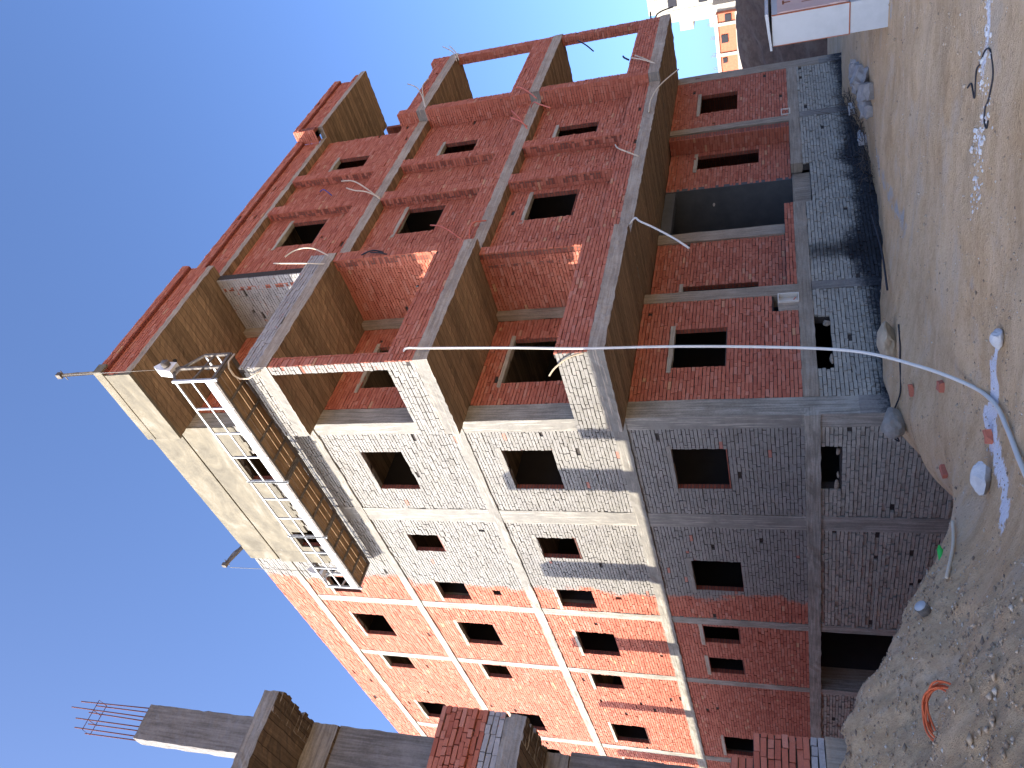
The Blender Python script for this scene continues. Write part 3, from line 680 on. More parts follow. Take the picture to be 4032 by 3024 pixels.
# ---------------- street side, upper floors
UP = {1: (3.41, 6.37, 1.77, 4.00, 3.82, 5.77, 4.67), 2: (6.66, 9.80, 1.73, 7.25, 7.08, 9.04, 8.02), 3: (10.08, 13.20, 1.70, 10.48, 10.58, 12.42, 11.36)}
WP = 1.46
for k, (z0, z1, xo, ztop, zap, wz1, wz0) in UP.items():
    xo2 = xo - .012
    # near corner balcony: room wall, cross wall, corner column face
    wall(bld, 'x', 0.0, .43, 3.05, z0, z1, [(1.06, 2.42, z0 + 1.10, {1: 5.83, 2: 9.17, 3: 12.45}[k])], thick=.12)
    window('x', 0.0, 1.06, 2.42, z0 + 1.10, {1: 5.83, 2: 9.17, 3: 12.45}[k])
    P_(MB().rough_box(0.01, .20, 3.05, 3.19, z0, z1, .3, .004, 80 + k), 'column', 'conc_v')
    wall(bld, 'y', 3.20, .01, 1.70 if k != 1 else 1.60, z0, z1, (), 'brick' if k != 3 else 'brick_washed', thick=.22)
    # end strip of the cross wall facing the street
    if k == 2:
        wall(bld, 'y', 3.14, 1.705, 1.985, ztop - .02, z1, (), thick=.28, miss=0)
        wall(bld, 'x', 1.995, 3.14, 3.44, z0, z1, (), thick=.2)
    else:
        wall(bld, 'x', WP + .012, 3.2, 3.46, z0, z1, (), thick=.1)
    # parapet, front and end
    fm = 'brick' if k != 3 else 'brick_washed'
    o = wall(bld, 'x', B1, -.335, {1: 3.40, 2: 3.13, 3: 3.42}[k], z0, ztop, (), fm, 'parapet', thick=.12)
    if k == 1: wall(bld, 'x', xo - .02, 3.22, 3.46, z0, z1, (), thick=.15)
    if k == 3: o['label'] = 'parapet smeared with grey cement wash'
    wall(bld, 'y', -.34, .01, 1.985, z0, {1: 3.98, 2: 7.25, 3: 10.42}[k], (), 'brick_side', 'parapet', thick=.12)
    if k == 2:
        wall(bld, 'x', B1 - .005, -.33, -.07, ztop, z1, (), 'brick', 'pillar', thick=.2, header=.1)
        wall(bld, 'y', -.34, 1.79, 1.985, ztop, z1, (), 'brick_side', 'pillar', thick=.25, header=.5)
    # recessed middle part
    ops = [(4.83, 5.92, wz0, wz1), (8.58, 9.20, wz0 - .02, wz1 - .04)]
    wall(bld, 'x', WP, 3.44, 10.37, z0, z1, ops, thick=.12)
    for o in ops: window('x', WP, *o)
    # apron below, flush with the slab edge
    wall(bld, 'x', xo2, 3.45, 10.36, z0, zap, (), 'brick', 'parapet', thick=.12)
    # ribs
    for a, b in ((6.10, 6.46), (7.76, 8.06)):
        wall(bld, 'x', xo2, a, b, zap, z1, (), 'brick', 'rib', thick=.2, header=.4)
        wall(bld, 'y', a - .0, WP + .003, xo2 - .012, zap, z1, (), 'brick', 'rib', thick=.1, header=.75)
        P_(MB().box(WP, xo2 - .03, a + .02, b - .01, zap, z1), 'rib', 'backing')
    # far pier and far balcony
    pz = z1 if k < 3 else 10.70
    wall(bld, 'x', B3, 10.36, 10.63, z0, pz, (), 'brick', 'pier', thick=.2, header=.5)
    wall(bld, 'y', 10.35, WP + .003, B3 - .012, z0, pz, (), 'brick', 'pier', thick=.25, header=.25)
    if k < 3: P_(MB().box(0, WP - .02, 10.38, 10.62, z0, z1), 'pier', 'backing')
    else: P_(MB().box(0, WP - .05, 10.30, 10.36, z0, z1), 'pier', 'backing')
    if k < 3: wall(bld, 'x', 0.0, 10.63, 13.9, z0, z1, (), thick=.1)
    wall(bld, 'x', B3, 10.64, 14.20, z0, {1: 4.0, 2: 7.25, 3: 10.46}[k], (), 'brick', 'parapet', thick=.12)
    P_(MB().box(.3, B3 - .01, 14.08, 14.19, z0, {1: 4.0, 2: 7.25, 3: 10.46}[k]), 'parapet', 'backing')
    if k < 3:
        wall(bld, 'x', B3, 13.94, 14.20, {1: 4.0, 2: 7.25}[k], z1, (), 'brick', 'pillar', thick=.1, header=.2)
        wall(bld, 'y', 13.93, B3 - .25, B3 - .012, {1: 4.0, 2: 7.25}[k], z1, (), 'brick', 'pillar', thick=.26, header=.8)
    else:
        wall(bld, 'x', B3, 13.85, 14.20, 10.46, 10.70, (), 'brick', 'pillar', thick=.2)
        wall(bld, 'y', 13.84, B3 - .25, B3 - .012, 10.46, 10.70, (), 'brick', 'pillar', thick=.2)
# broken top of the recessed wall beside the far balcony
m = MB(); rr = np.random.default_rng(5)
for i in range(9):
    m.rock((1.30 + rr.uniform(-.1, .1), 10.10 + rr.uniform(-.4, .3), 12.95 + rr.uniform(-.25, .15)), .1, .05, .04, 30 + i, 1)
P_(m, 'loose_brick', 'brick', attrs={'rnd': rr.random(len(m.v)), 'rnd2': np.full(len(m.v), .5)})

# ---------------- roof parapet of the street side with its overhanging hollow-brick course
def holes_mat():
    n = NT('hollow_brick_ends'); v = n.vor(26, out=0); c = n.mix(n.step(v, .28, .36), (.02, .01, .01), (.24, .07, .05)); n.color(c); return n.m
M['holes'] = holes_mat()
for y0, y1, xp, zt in ((-.335, 3.40, B1, 14.08), (3.41, 10.10, 1.66, 14.12), (10.11, 13.58, B3, 14.08)):
    wall(bld, 'x', xp, y0, y1, 13.36, 13.86, (), 'brick', 'roof_parapet', thick=.2)
    wall(bld, 'x', xp + .09, y0, y1, 13.88, zt, (), 'brick', 'roof_parapet', thick=.29)
    P_(MB().box(xp - .1, xp + .075, y0 + .01, y1 - .01, 13.855, 13.885), 'hollow_brick_course', 'holes')
wall(bld, 'x', B3, 13.59, 14.05, 13.36, 13.52, (), 'brick', 'roof_parapet', thick=.2)
wall(bld, 'y', 10.10, 1.66, 2.07, 13.36, 14.08, (), 'brick', 'roof_parapet', thick=.2)
wall(bld, 'y', 3.41 + .0, 1.3, 1.31, 13.9, 14.0, (), 'brick', 'roof_parapet', thick=.05)
# plastered return of the parapet over the corner balcony
P_(MB().rough_box(-.0, 2.02, -.375, -.30, 13.18, 13.52, .4, .002, 91).rough_box(-.0, 2.0, -.360, -.30, 13.52, 13.88, .4, .002, 92).rough_box(0, 2.12, -.375, -.12, 13.88, 14.10, .4, .002, 93), 'plaster', 'plaster')

# ---------------- socket boxes let into the wall
def socket(y0, y1, z0, z1, x=0.0):
    m = MB(); t = .02
    m.box(x - .1, x + .03, y0, y0 + t, z0, z1).box(x - .1, x + .03, y1 - t, y1, z0, z1).box(x - .1, x + .03, y0 + t, y1 - t, z0, z0 + t).box(x - .1, x + .03, y0 + t, y1 - t, z1 - t, z1).box(x - .11, x - .09, y0, y1, z0, z1)
    o = P_(m, 'meter_box', 'tube_white'); q = MB()
    q.tube([(x - .08, y0 + .08, z0 + .05), (x - .02, y0 + .1, z0 + .10), (x - .0, y0 + .14, z0 + .06)], .012, 6); part(q, 'cable_end', M['tube_red'], o)
socket(3.07, 3.335, -.02, .385, .02); socket(11.02, 11.34, -.05, .185, .0)
P_(MB().rough_box(-.09, .004, 2.83, 3.07, .0, .37, .08, .006, 77), 'cement_patch', 'conc_v')

# ---------------- conduit tubes sprouting from the slabs
def conduit(mat, *pts, r=.017):
    P = [Vector(p) for p in pts]; out = []
    for i in range(len(P) - 1):           # Catmull-Rom
        p0, p1, p2, p3 = P[max(i - 1, 0)], P[i], P[i + 1], P[min(i + 2, len(P) - 1)]
        for t in np.linspace(0, 1, 7)[:-1]:
            out.append(.5 * ((2 * p1) + (p2 - p0) * t + (2 * p0 - 5 * p1 + 4 * p2 - p3) * t * t + (3 * p1 - p0 - 3 * p2 + p3) * t ** 3))
    out.append(P[-1]); return P_(MB().tube(out, r, 8), 'conduit_tube', mat)
conduit('tube_cream', (1.98, 3.3, 9.89), (2.07, 3.57, 10.39), (2.1, 3.63, 10.71), (2.08, 3.58, 10.98), (2.05, 3.42, 11.16))
conduit('tube_cream', (1.98, 3.04, 9.84), (2.07, 3.03, 10.4), (2.07, 3.16, 11.33))
conduit('tube_cream', (1.70, 6.17, 9.83), (1.84, 6.54, 10.3), (1.9, 6.91, 10.8), (1.85, 7.10, 11.26))
conduit('tube_cream', (1.70, 6.24, 9.85), (1.84, 6.37, 10.24), (1.85, 6.51, 10.64), (1.85, 6.69, 10.94))
conduit('tube_red', (1.72, 3.60, 6.70), (1.85, 3.95, 7.11), (1.9, 4.23, 7.49), (1.85, 4.42, 7.83))
conduit('tube_red', (1.72, 3.62, 6.67), (1.86, 3.96, 6.74), (1.88, 4.28, 6.71), (1.78, 4.47, 6.50))
conduit('tube_cream', (2.0, 10.55, 9.85), (2.05, 11.27, 10.16), (2.1, 11.86, 10.51), (2.05, 12.39, 11.01))
conduit('tube_cream', (2.0, 10.54, 9.83), (2.05, 11.34, 10.15), (2.08, 11.97, 10.35), (2.05, 12.5, 10.33))
conduit('tube_cream', (1.98, 13.7, 9.76), (2.05, 14.31, 10.03), (2.05, 15.0, 10.6))
conduit('tube_cream', (1.98, 13.75, 9.70), (2.05, 14.25, 9.92), (2.08, 14.85, 10.3))
conduit('tube_red', (1.99, 9.98, 6.37), (2.05, 10.43, 6.73), (2.08, 10.69, 7.0), (2.05, 10.7, 7.13))
conduit('tube_red', (1.76, 10.0, 6.59), (2.05, 9.63, 6.36), (2.08, 9.38, 6.15), (2.05, 9.12, 5.8))
conduit('tube_red', (1.72, 8.80, 6.45), (1.85, 9.23, 6.73), (1.85, 9.78, 7.08))
conduit('tube_red', (1.72, 8.95, 6.48), (1.85, 9.08, 6.7), (1.85, 9.34, 7.0))
conduit('tube_cream', (2.0, 10.91, 3.26), (2.06, 11.2, 3.57), (2.05, 11.57, 3.87))
conduit('tube_cream', (2.0, 10.95, 3.30), (2.07, 11.16, 3.63), (2.05, 11.45, 3.97))
conduit('tube_cream', (1.78, 8.60, 3.25), (1.95, 8.95, 3.2), (2.1, 9.34, 2.99), (2.12, 10.04, 2.59))
conduit('tube_cream', (1.77, 6.50, 3.28), (1.85, 6.65, 3.57), (1.88, 6.81, 3.78), (1.85, 7.05, 3.88))
conduit('tube_white', (1.95, 3.45, 3.12), (2.06, 3.50, 3.0), (2.12, 3.27, 2.87), (2.14, 3.0, 2.6), (2.12, 2.6, 2.18), (2.1, 2.24, 1.86), r=.02)
conduit('lump', (2.0, -.36, 3.46), (1.96, -.42, 3.72), (1.77, -.45, 3.99), (1.56, -.42, 4.15))
conduit('black', (2.0, 1.9, 7.3), (2.03, 1.88, 7.25), r=.02)
conduit('blue', (1.5, 7.35, 12.2), (1.62, 7.2, 11.95), (1.5, 7.05, 11.7), r=.014)
conduit('black', (2.02, 12.2, 9.0), (2.1, 12.4, 9.35), r=.03) if False else None
conduit('black', (1.98, 12.55, 5.18), (2.1, 12.8, 5.42), (2.12, 13.2, 5.72), r=.02)
conduit('black', (2.02, 11.4, 4.02), (2.06, 11.5, 4.15), (2.06, 11.62, 4.2), r=.025)
conduit('black', (1.75, 14.1, 3.62), (2.05, 14.32, 3.5), (2.1, 14.5, 3.05), r=.022)
conduit('black', (1.9, 14.1, 3.68), (2.1, 14.45, 3.72), r=.022)
conduit('black', (1.985, 3.28, 8.55), (2.05, 3.3, 8.75), (2.06, 3.27, 8.9), (2.0, 3.25, 9.1), r=.018)
conduit('black', (1.985, 3.20, 8.45), (2.04, 3.2, 8.6), (2.05, 3.24, 8.85), r=.016)
P_(MB().tube([(0.05, 1.6, 12.9), (.9, 1.1, 12.2)], .008, 5), 'conduit_tube', 'tube_cream')
P_(MB().rock((1.32, .80, 13.19), .05, .06, .04, 9), 'lamp_socket', 'black')

# ================================================================ ROOF DAVITS AND SUSPENDED PLATFORM
def davit(base, tip, label, grp='steel davits holding the platform'):
    b, q = Vector(base), Vector(tip); d = (q - b).normalized(); t = empty('roof_davit', tuple(b), label, 'davit', grp)
    part(MB().bar(b - d * .55, q, .07, .09), 'beam', M['steel_dark'], t)
    part(MB().bar(q - d * .015 - Vector((.055, 0, 0)), q - d * .015 + Vector((.055, 0, 0)), .10, .12).tube([q - d * .1 - Vector((.13, 0, 0)), q - d * .1 + Vector((.13, 0, 0))], .012, 6), 'end_plate', M['steel_dark'], t)
    part(MB().tube([q - d * .18 + Vector((0, .03, .07)), q - d * .4 + Vector((0, .05, .10)), q - d * .6 + Vector((0, .02, .06))], .012, 5), 'tie_rope', M['rope'], t)
    part(MB().bar(b - d * .5 + Vector((-.25, .25, -.05)), b - d * .5 + Vector((.0, .0, 0)), .06, .06), 'brace', M['steel_dark'], t)
    return t
davit((1.90, -.12, 13.98), (2.20, -.50, 14.86), 'steep steel davit over the balcony corner holding the right end of the platform')
davit((-4.79, .02, 14.43), (-4.86, -.58, 14.78), 'angled steel davit on the roof edge above the left end of the platform')

plat = empty('suspended_platform', (-1.4, -.5, 10.55), 'long suspended work platform with galvanised railing and brown plank deck hanging below the roof', 'work platform')
def zd(x): return 10.615 + .010 * ((x + 1.45) / 3.6) ** 2 * 4 - .02 * (x > 0) * x / 2   # deck sags a little
XS = [2.22, 1.44, .70, -.06, -.866, -.872, -1.50, -2.22, -2.926, -2.932, -3.60, -4.28, -5.12]
SEC = [(2.22, -.866), (-.872, -2.926), (-2.932, -5.12)]
YO, YI = -.87, -.14
for a, b in SEC:
    z = zd((a + b) / 2)
    d = MB(); wdt = (YI - YO - .10) / 4
    for i in range(4):
        y0 = YO + .05 + i * wdt; d.box(b + .03, a - .03, y0 + .011, y0 + wdt - .011, z + .015, z + .04)
    part(d, 'deck', M['wood'], plat)
    fr = MB()
    for y in (YO + .02, YI - .02): fr.rough_box(b, a, y - .028, y + .028, z - .03, z + .03, .2, .003, int(abs(a * 10) + abs(y * 9)))
    part(fr, 'side_beam', M['steel_dark'], plat)
    nb = int(round((a - b) / .62))
    for i in range(nb + 1):
        x = a + (b - a) * i / nb; x = min(max(x, b + .03), a - .03); wd = .03 if 0 < i < nb else .05
        part(MB().rough_box(x - wd / 2, x + wd / 2, YO + .05, YI - .05, z - .03, z + .012, .15, .002, i), 'crossbar', M['steel_dark'], plat)
    # outer railing
    for nm, y in (('outer_railing', YO), ('inner_railing', YI)):
        rl = MB(); zt = z + (.92 if y == YO else .62)
        rl.bar((a, y, zt), (b, y, zt), .032, .04)
        rl.bar((a, y, z + (.53 if y == YO else .34)), (b, y, z + (.53 if y == YO else .34)), .026, .03)
        for x in XS:
            if b - .001 <= x <= a + .001: rl.bar((x, y, z - .02), (x, y, zt + .01), .034 if x in (a, b) else .026, .036)
        if y == YO:
            for x in (a, b): rl.bar((x, y, z - .08), (x, y, zt + .06), .05, .05)
        part(rl, nm, M['steel_white'], plat)
    part(MB().box(b + .02, a - .02, YO - .012, YO - .004, z + .03, z + .225), 'toe_board', M['steel_white'], plat)
for x, sgn in ((2.22, 1), (-5.12, -1)):
    z = zd(x); e = MB()
    e.bar((x, YO, z + .9), (x, -.62, z + 1.1), .045).bar((x, -.62, z + 1.1), (x, YI, z + .62), .045).bar((x, YI, z + .62), (x, YI, z), .05)
    e.bar((x, YO, z + .5), (x, YI, z + .36), .035).bar((x, YO, z), (x, YI, z), .07, .06).bar((x + .0, -.50, z), (x, -.50, z + 1.25), .05)
    part(e, 'end_frame', M['steel_white'] if sgn < 0 else M['steel_dark'], plat)
    hz = z + 1.12; hx = x - .03 * sgn
    h = MB().add([(hx - .06, -.66, hz), (hx - .06, -.40, hz - .02), (hx - .06, -.36, hz + .34), (hx - .06, -.50, hz + .50), (hx - .06, -.60, hz + .36),
                  (hx + .12, -.66, hz), (hx + .12, -.40, hz - .02), (hx + .12, -.36, hz + .34), (hx + .12, -.50, hz + .50), (hx + .12, -.60, hz + .36)],
                 [(4, 3, 2, 1, 0), (5, 6, 7, 8, 9), (0, 1, 6, 5), (1, 2, 7, 6), (2, 3, 8, 7), (3, 4, 9, 8), (4, 0, 5, 9)])
    ho = part(h, 'hoist', M['winch'], plat)
    part(MB().tube([(hx + .13, -.5, hz + .16), (hx + .22, -.5, hz + .16)], .085, 12).box(hx - .04, hx + .1, -.40, -.28, hz + .30, hz + .44), 'motor', M['steel_dark'], ho)
    part(MB().tube([(hx + .03, -.50, hz + .48), (hx + .03, -.515, 14.74)], .007, 6), 'wire_rope', M['rope'], plat)
    part(MB().tube([(hx + .03, -.46, hz + .1), (hx + .0, -.42, z + .9), (hx - .2 * sgn, -.3, z + .55)], .02, 6), 'power_cable', M['black'], plat)
part(MB().tube([(2.2, -.12, 10.56), (2.25, -.40, 10.52), (2.14, -.46, 10.54), (1.95, -.47, 10.54), (1.85, -.47, 10.44), (1.84, -.46, 10.25), (1.98, -.40, 9.92)], .018, 8), 'hanging_hose', M['tube_cream'], plat)
part(MB().box(-2.2, -1.7, YO + .1, YI - .1, zd(-2) + .05, zd(-2) + .25), 'plaster_tub', M['steel_dark'], plat) if False else None

# ================================================================ NEIGHBOURING UNFINISHED BUILDING (left edge)
nb = empty('unfinished_building', (-8, -11, -3.6), 'near unfinished concrete frame with a bare column and rebar at the bottom left edge', 'building')
N_ = lambda mb, name, mat, **k: part(mb, name, M[mat], nb, **k)
def ragged_slab(x0, x1, y0, y1, z0, z1, seed):
    m = MB(); r = np.random.default_rng(seed); m.rough_box(x0, x1, y0, y1 - .05, z0, z1, .07, .005, seed)
    if x1 - x0 > .5:
        x = x0
        while x < x1 - .02:      # torn ends of the shuttering boards
            wdt = r.uniform(.05, .13); e = y1 - abs(r.normal(0, .06)) + .02; m.rough_box(x, min(x + wdt, x1), y1 - .3, e, z0 - r.uniform(.0, .018), z1 - r.uniform(.02, .09), .06, .005, seed + int(x * 100)); x += wdt
    return m
N_(ragged_slab(.55, 1.70, -16, -6.37, 6.71, 6.93, 101), 'floor_slab', 'nbr_slab')
N_(MB().box(-25, .55, -16, -6.40, 6.72, 6.92), 'floor_slab', 'nbr_slab')
N_(ragged_slab(.40, .66, -16, -6.33, 6.30, 6.705, 102), 'beam', 'nbr_slab')
N_(MB().rough_box(.15, .60, -8.2, -6.36, 3.5, 6.30, .12, .004, 103), 'column', 'nbr_conc')
N_(ragged_slab(.55, 1.70, -16, -6.37, 3.28, 3.53, 104), 'floor_slab', 'nbr_slab')
N_(MB().box(-25, .55, -16, -6.40, 3.29, 3.52), 'floor_slab', 'nbr_slab')
N_(ragged_slab(.40, .64, -16, -6.33, 2.98, 3.275, 105), 'beam', 'nbr_slab')
N_(MB().rough_box(.15, .60, -8.2, -6.33, -3, 2.98, .12, .004, 106), 'column', 'nbr_conc')
N_(MB().rough_box(.24, .47, -6.87, -6.34, 6.93, 9.75, .09, .0035, 107), 'column', 'nbr_conc')
sys_ = wall(nb, 'x', 1.70, -16, -6.37, 3.75, 4.36, (), 'brick', 'parapet', thick=.12, header=.15, miss=0, amp=.007)
wall(nb, 'x', 1.70, -16, -6.37, 3.53, 3.75, (), 'brick_washed', 'parapet', thick=.12, header=.1, miss=0, amp=.007, label='lowest courses of the parapet, whitened with lime')
wall(nb, 'x', 1.70, -16, -6.29, .145, .72, (), 'brick', 'low_wall', thick=.12, header=.3, miss=0, amp=.008)
wall(nb, 'x', 1.70, -16, -6.28, .0, .145, (), 'brick_washed', 'low_wall', thick=.12, header=.1, miss=0, amp=.007)
wall(nb, 'x', 1.66, -16, -6.55, .72, .95, (), 'brick', 'low_wall', thick=.12, header=.3, miss=0, amp=.008)
N_(MB().rough_box(1.2, 1.71, -16, -6.27, -1.6, 0, .25, .006, 109), 'foundation_beam', 'conc_v')
N_(MB().box(-25, .3, -6.62, -6.47, -4, 6.71), 'side_wall', 'backing'); N_(MB().box(-25, .3, -16, -15.8, -4, 6.71), 'side_wall', 'backing')
for xc, zt, wx in ((-2.86, 7.80, .62), (-4.52, 9.75, .52), (-7.92, 9.75, .52), (-11.40, 9.75, .48), (-15.2, 9.72, .26), (-18.8, 9.75, .44)):
    N_(MB().rough_box(xc - wx / 2, xc + wx / 2, -6.87, -6.40, 6.93, zt, .3, .006, int(-xc * 5)), 'column', 'nbr_conc')
rb = MB(); r_ = np.random.default_rng(2)
for i, y in enumerate((-6.39, -6.53, -6.68, -6.82)):
    for x in (.25, .43): rb.tube([(x, y, 9.7), (x + r_.normal(0, .01), y + r_.normal(0, .012), 10.85 + [.30, .42, .20, .12][i] * (1 if x > .3 else .45))], .009, 6)
ro = N_(rb, 'reinforcing_bars', 'rust')
st = MB()
for z, dz in ((10.80, .0),):
    st.tube([(.24, -6.37, z), (.44, -6.37, z), (.44, -6.84, z), (.24, -6.84, z), (.24, -6.37, z)], .006, 5)
    for y in (-6.53, -6.68): st.tube([(.24, y, z + .01), (.44, y, z + .01)], .005, 5)
part(st, 'stirrup', M['rust'], ro)

# ================================================================ TALL BUILDING BEHIND THE VIEWER (unseen, inferred from its shade, slimmed to admit skylight)
tb = empty('apartment_building', (-17.5, -65, -1.5), 'unseen tall rendered block far behind the viewer, shaped so its shade covers the yard', 'building')
m = MB().box(-20.6, -14.4, -70, -60, -2, 45); part(m, 'wall', M['far_render2'], tb)  # body of the unseen block, slimmed to admit skylight
for i in range(2):
    for j in range(12):
        part(MB().box(-19.6 + i * 3.2, -18.2 + i * 3.2, -60.02, -59.96, 1.2 + j * 3.5, 2.6 + j * 3.5), 'window', M['dark_glass'], tb)  # windows of the unseen block

# ================================================================ FAR BUILDINGS
ft = empty('apartment_building', (-15, 88, 0), 'pale rendered apartment tower far off beyond the earth bank, with stepped balcony edge', 'building')
F_ = lambda mb, name, mat, p: part(mb, name, M[mat], p)
F_(MB().box(-21.2, 4, 80, 92, -2, 13.3), 'wall', 'far_white', ft)
for x0, x1, z0, z1 in ((-22.35, -21.2, 10.15, 12.6), (-23.4, -21.2, 8.72, 10.15), (-22.6, -21.2, 7.0, 8.72), (-23.55, -21.2, 5.55, 7.0)):
    F_(MB().box(x0, x1, 80.02, 86, z0, z1), 'balcony', 'far_white', ft)
F_(MB().box(-23.5, -23.15, 80.3, 80.6, 5.5, 8.7).box(-22.4, -22.3, 80.1, 80.4, 10, 12), 'shadow_gap', 'dark_glass', ft) if False else None
for x in (-21.15, -19.75, -18.6): F_(MB().box(x - .05, x + .05, 79.94, 79.99, -2, 13.3), 'pilaster', 'far_white', ft)
for z in (11.9, 8.6, 5.4): F_(MB().box(-21.2, 4, 79.95, 79.985, z - .09, z + .09), 'string_course', 'far_white', ft)
for x0, x1, z0, z1 in ((-20.7, -19.7, 10.22, 11.15), (-20.75, -19.7, 7.03, 7.95)):
    F_(MB().box(x0, x1, 79.93, 79.98, z0, z1), 'window', 'dark_glass', ft)
fb = empty('brick_building', (-20, 66, 0), 'far unfinished orange-brick building with pale concrete grid and rebar stubs, beyond the bank', 'building')
F_(MB().box(-30, -15.0, 60, 72, -2, 4.95), 'wall', 'far_brick', fb)
F_(MB().box(-15.0, -14.4, 60.5, 70, -2, 5.2), 'wall', 'far_white', fb)
for x in (-15.85, -18.42, -21.2, -24.5): F_(MB().box(x - .13, x + .13, 59.85, 60.0, -2, 5.2), 'column', 'far_conc', fb)
for z in (5.0, 3.28, 1.2): F_(MB().box(-30, -15.0, 59.87, 60.0, z - .15, z + .15), 'beam', 'far_conc', fb)
for x0, x1, z0, z1 in ((-17.43, -16.76, 4.12, 4.66), (-19.16, -18.73, 4.31, 4.67), (-15.65, -15.1, 3.75, 4.25), (-17.4, -16.8, 2.1, 2.7)):
    F_(MB().box(x0, x1, 59.9, 59.99, z0, z1), 'window', 'dark_glass', fb)
m = MB()
for x in (-15.9, -15.8, -16.9, -17.0, -17.1, -18.35, -18.5, -18.6, -19.6, -19.75): m.tube([(x, 60.2, 5.1), (x + .02, 60.2, 5.6 + .1 * math.sin(x * 9))], .02, 4)
F_(m, 'reinforcing_bars', 'rope', fb)

# ================================================================ METAL CABINET
cb = empty('metal_cabinet', (4.9, 5.3, -1.5), 'tall pale steel utility cabinet with faded pink rusty door at the right edge', 'cabinet')
X0, X1, Y0, Y1 = 4.62, 5.15, 4.44, 6.3
part(MB().box(X0, X1, Y0, Y1, -.93, .29), 'body', M['cab'], cb)
part(MB().box(X0 + .01, X1 - .01, Y0 + .012, Y1, -1.62, -.945), 'base', M['cab'], cb)
part(MB().add([(X0 - .05, Y0 - .05, .30), (X1 + .05, Y0 - .05, .345), (X1 + .05, Y1, .345), (X0 - .05, Y1, .30), (X0 - .05, Y0 - .05, .335), (X1 + .05, Y0 - .05, .40), (X1 + .05, Y1, .40), (X0 - .05, Y1, .335)],
     [(3, 2, 1, 0), (4, 5, 6, 7), (0, 1, 5, 4), (1, 2, 6, 5), (2, 3, 7, 6), (3, 0, 4, 7)]), 'roof', M['cab'], cb)
dr = part(MB().box(X1 + .004, X1 + .022, Y0 + .03, Y1 - .05, -.90, .20), 'door', M['cab_pink'], cb)
part(MB().box(X1 + .01, X1 + .035, Y0 + .015, Y0 + .04, .02, .14).box(X1 + .01, X1 + .035, Y0 + .015, Y0 + .04, -.75, -.63), 'hinge', M['cab_pink'], dr)
part(MB().box(X1 + .022, X1 + .026, Y0 + .42, Y0 + .46, -.02, .11).box(X1 + .022, X1 + .026, Y0 + .36, Y0 + .53, .08, .115).box(X1 + .022, X1 + .025, Y0 + .33, Y0 + .36, -.45, -.20), 'rust_mark', M['rustpaint'], dr)
part(MB().box(X1 - .01, X1 + .006, Y0 - .004, Y0 + .02, -.93, .29).box(X0, X1, Y0 - .003, Y0 + .01, -.946, -.929).box(X0 - .002, X0 + .012, Y0 - .003, Y0 + .01, -.93, .28), 'rust_seam', M['rustpaint'], cb)
part(MB().rock((4.72, 4.42, -1.50), .10, .05, .09, 12, 2), 'rust_patch', M['lump'], cb) if False else None

# ================================================================ THE YARD
def G(x, y): return float(gfull(np.array([x]), np.array([y]))[0])
def obj1(mb, name, mat, label, cat, loc, group=None):
    return tag(mb.build(name, M[mat], None, loc=loc), label, cat, group)
# long hose hanging from the second-floor balcony to the foreground
hp = [(2.02, -.10, 6.90), (2.09, -.10, 6.80), (2.10, -.14, 6.40), (2.11, -.26, 4.81), (2.13, -.40, 3.42), (2.25, -.60, 1.9), (2.45, -.95, .4), (2.85, -1.55, -.62), (3.4, -2.45, -1.22), (3.85, -3.25, G(3.85, -3.25) + .03), (4.38, -4.03, G(4.38, -4.03) + .03), (4.68, -4.62, G(4.68, -4.62) + .03), (5.02, -5.28, G(5.02, -5.28) + .03), (5.4, -5.95, G(5.4, -5.95) + .03)]
P = [Vector(p) for p in hp]; out = []
for i in range(len(P) - 1):
    p0, p1, p2, p3 = P[max(i - 1, 0)], P[i], P[i + 1], P[min(i + 2, len(P) - 1)]
    for t in np.linspace(0, 1, 9)[:-1]: out.append(.5 * ((2 * p1) + (p2 - p0) * t + (2 * p0 - 5 * p1 + 4 * p2 - p3) * t * t + (3 * p1 - p0 - 3 * p2 + p3) * t ** 3))
obj1(MB().tube(out, .021, 10), 'hanging_hose', 'tube_white', 'long white plastic hose hanging from the balcony and curling onto the ground', 'hose', (2.1, -.1, 6.9))

def rock_at(name, x, y, rx, ry, rz, mat, label, cat, seed, group=None, sub=3, sink=.25):
    z = G(x, y); return obj1(MB().rock((x, y, z + rz * (1 - sink)), rx, ry, rz, seed, sub, .12), name, mat, label, cat, (x, y, z), group)
rock_at('white_stone', 3.74, -4.43, .20, .15, .10, 'stone', 'large chalk-white stone in the spilled lime, bigger of the two', 'stone', 41)
rock_at('white_stone', 5.14, -3.96, .12, .085, .06, 'stone', 'small pale smooth stone on the sand near the hose, smaller of the two', 'stone', 44)
rock_at('sand_lump', 1.20, .45, .36, .30, .17, 'lump', 'round crusted heap of sandy mortar by the base of the corner', 'mortar heap', 46, sink=.45)
rock_at('plastic_sack', .52, -.72, .20, .28, .20, 'sheet', 'crumpled dusty grey plastic sack at the edge of the pit', 'sack', 47)
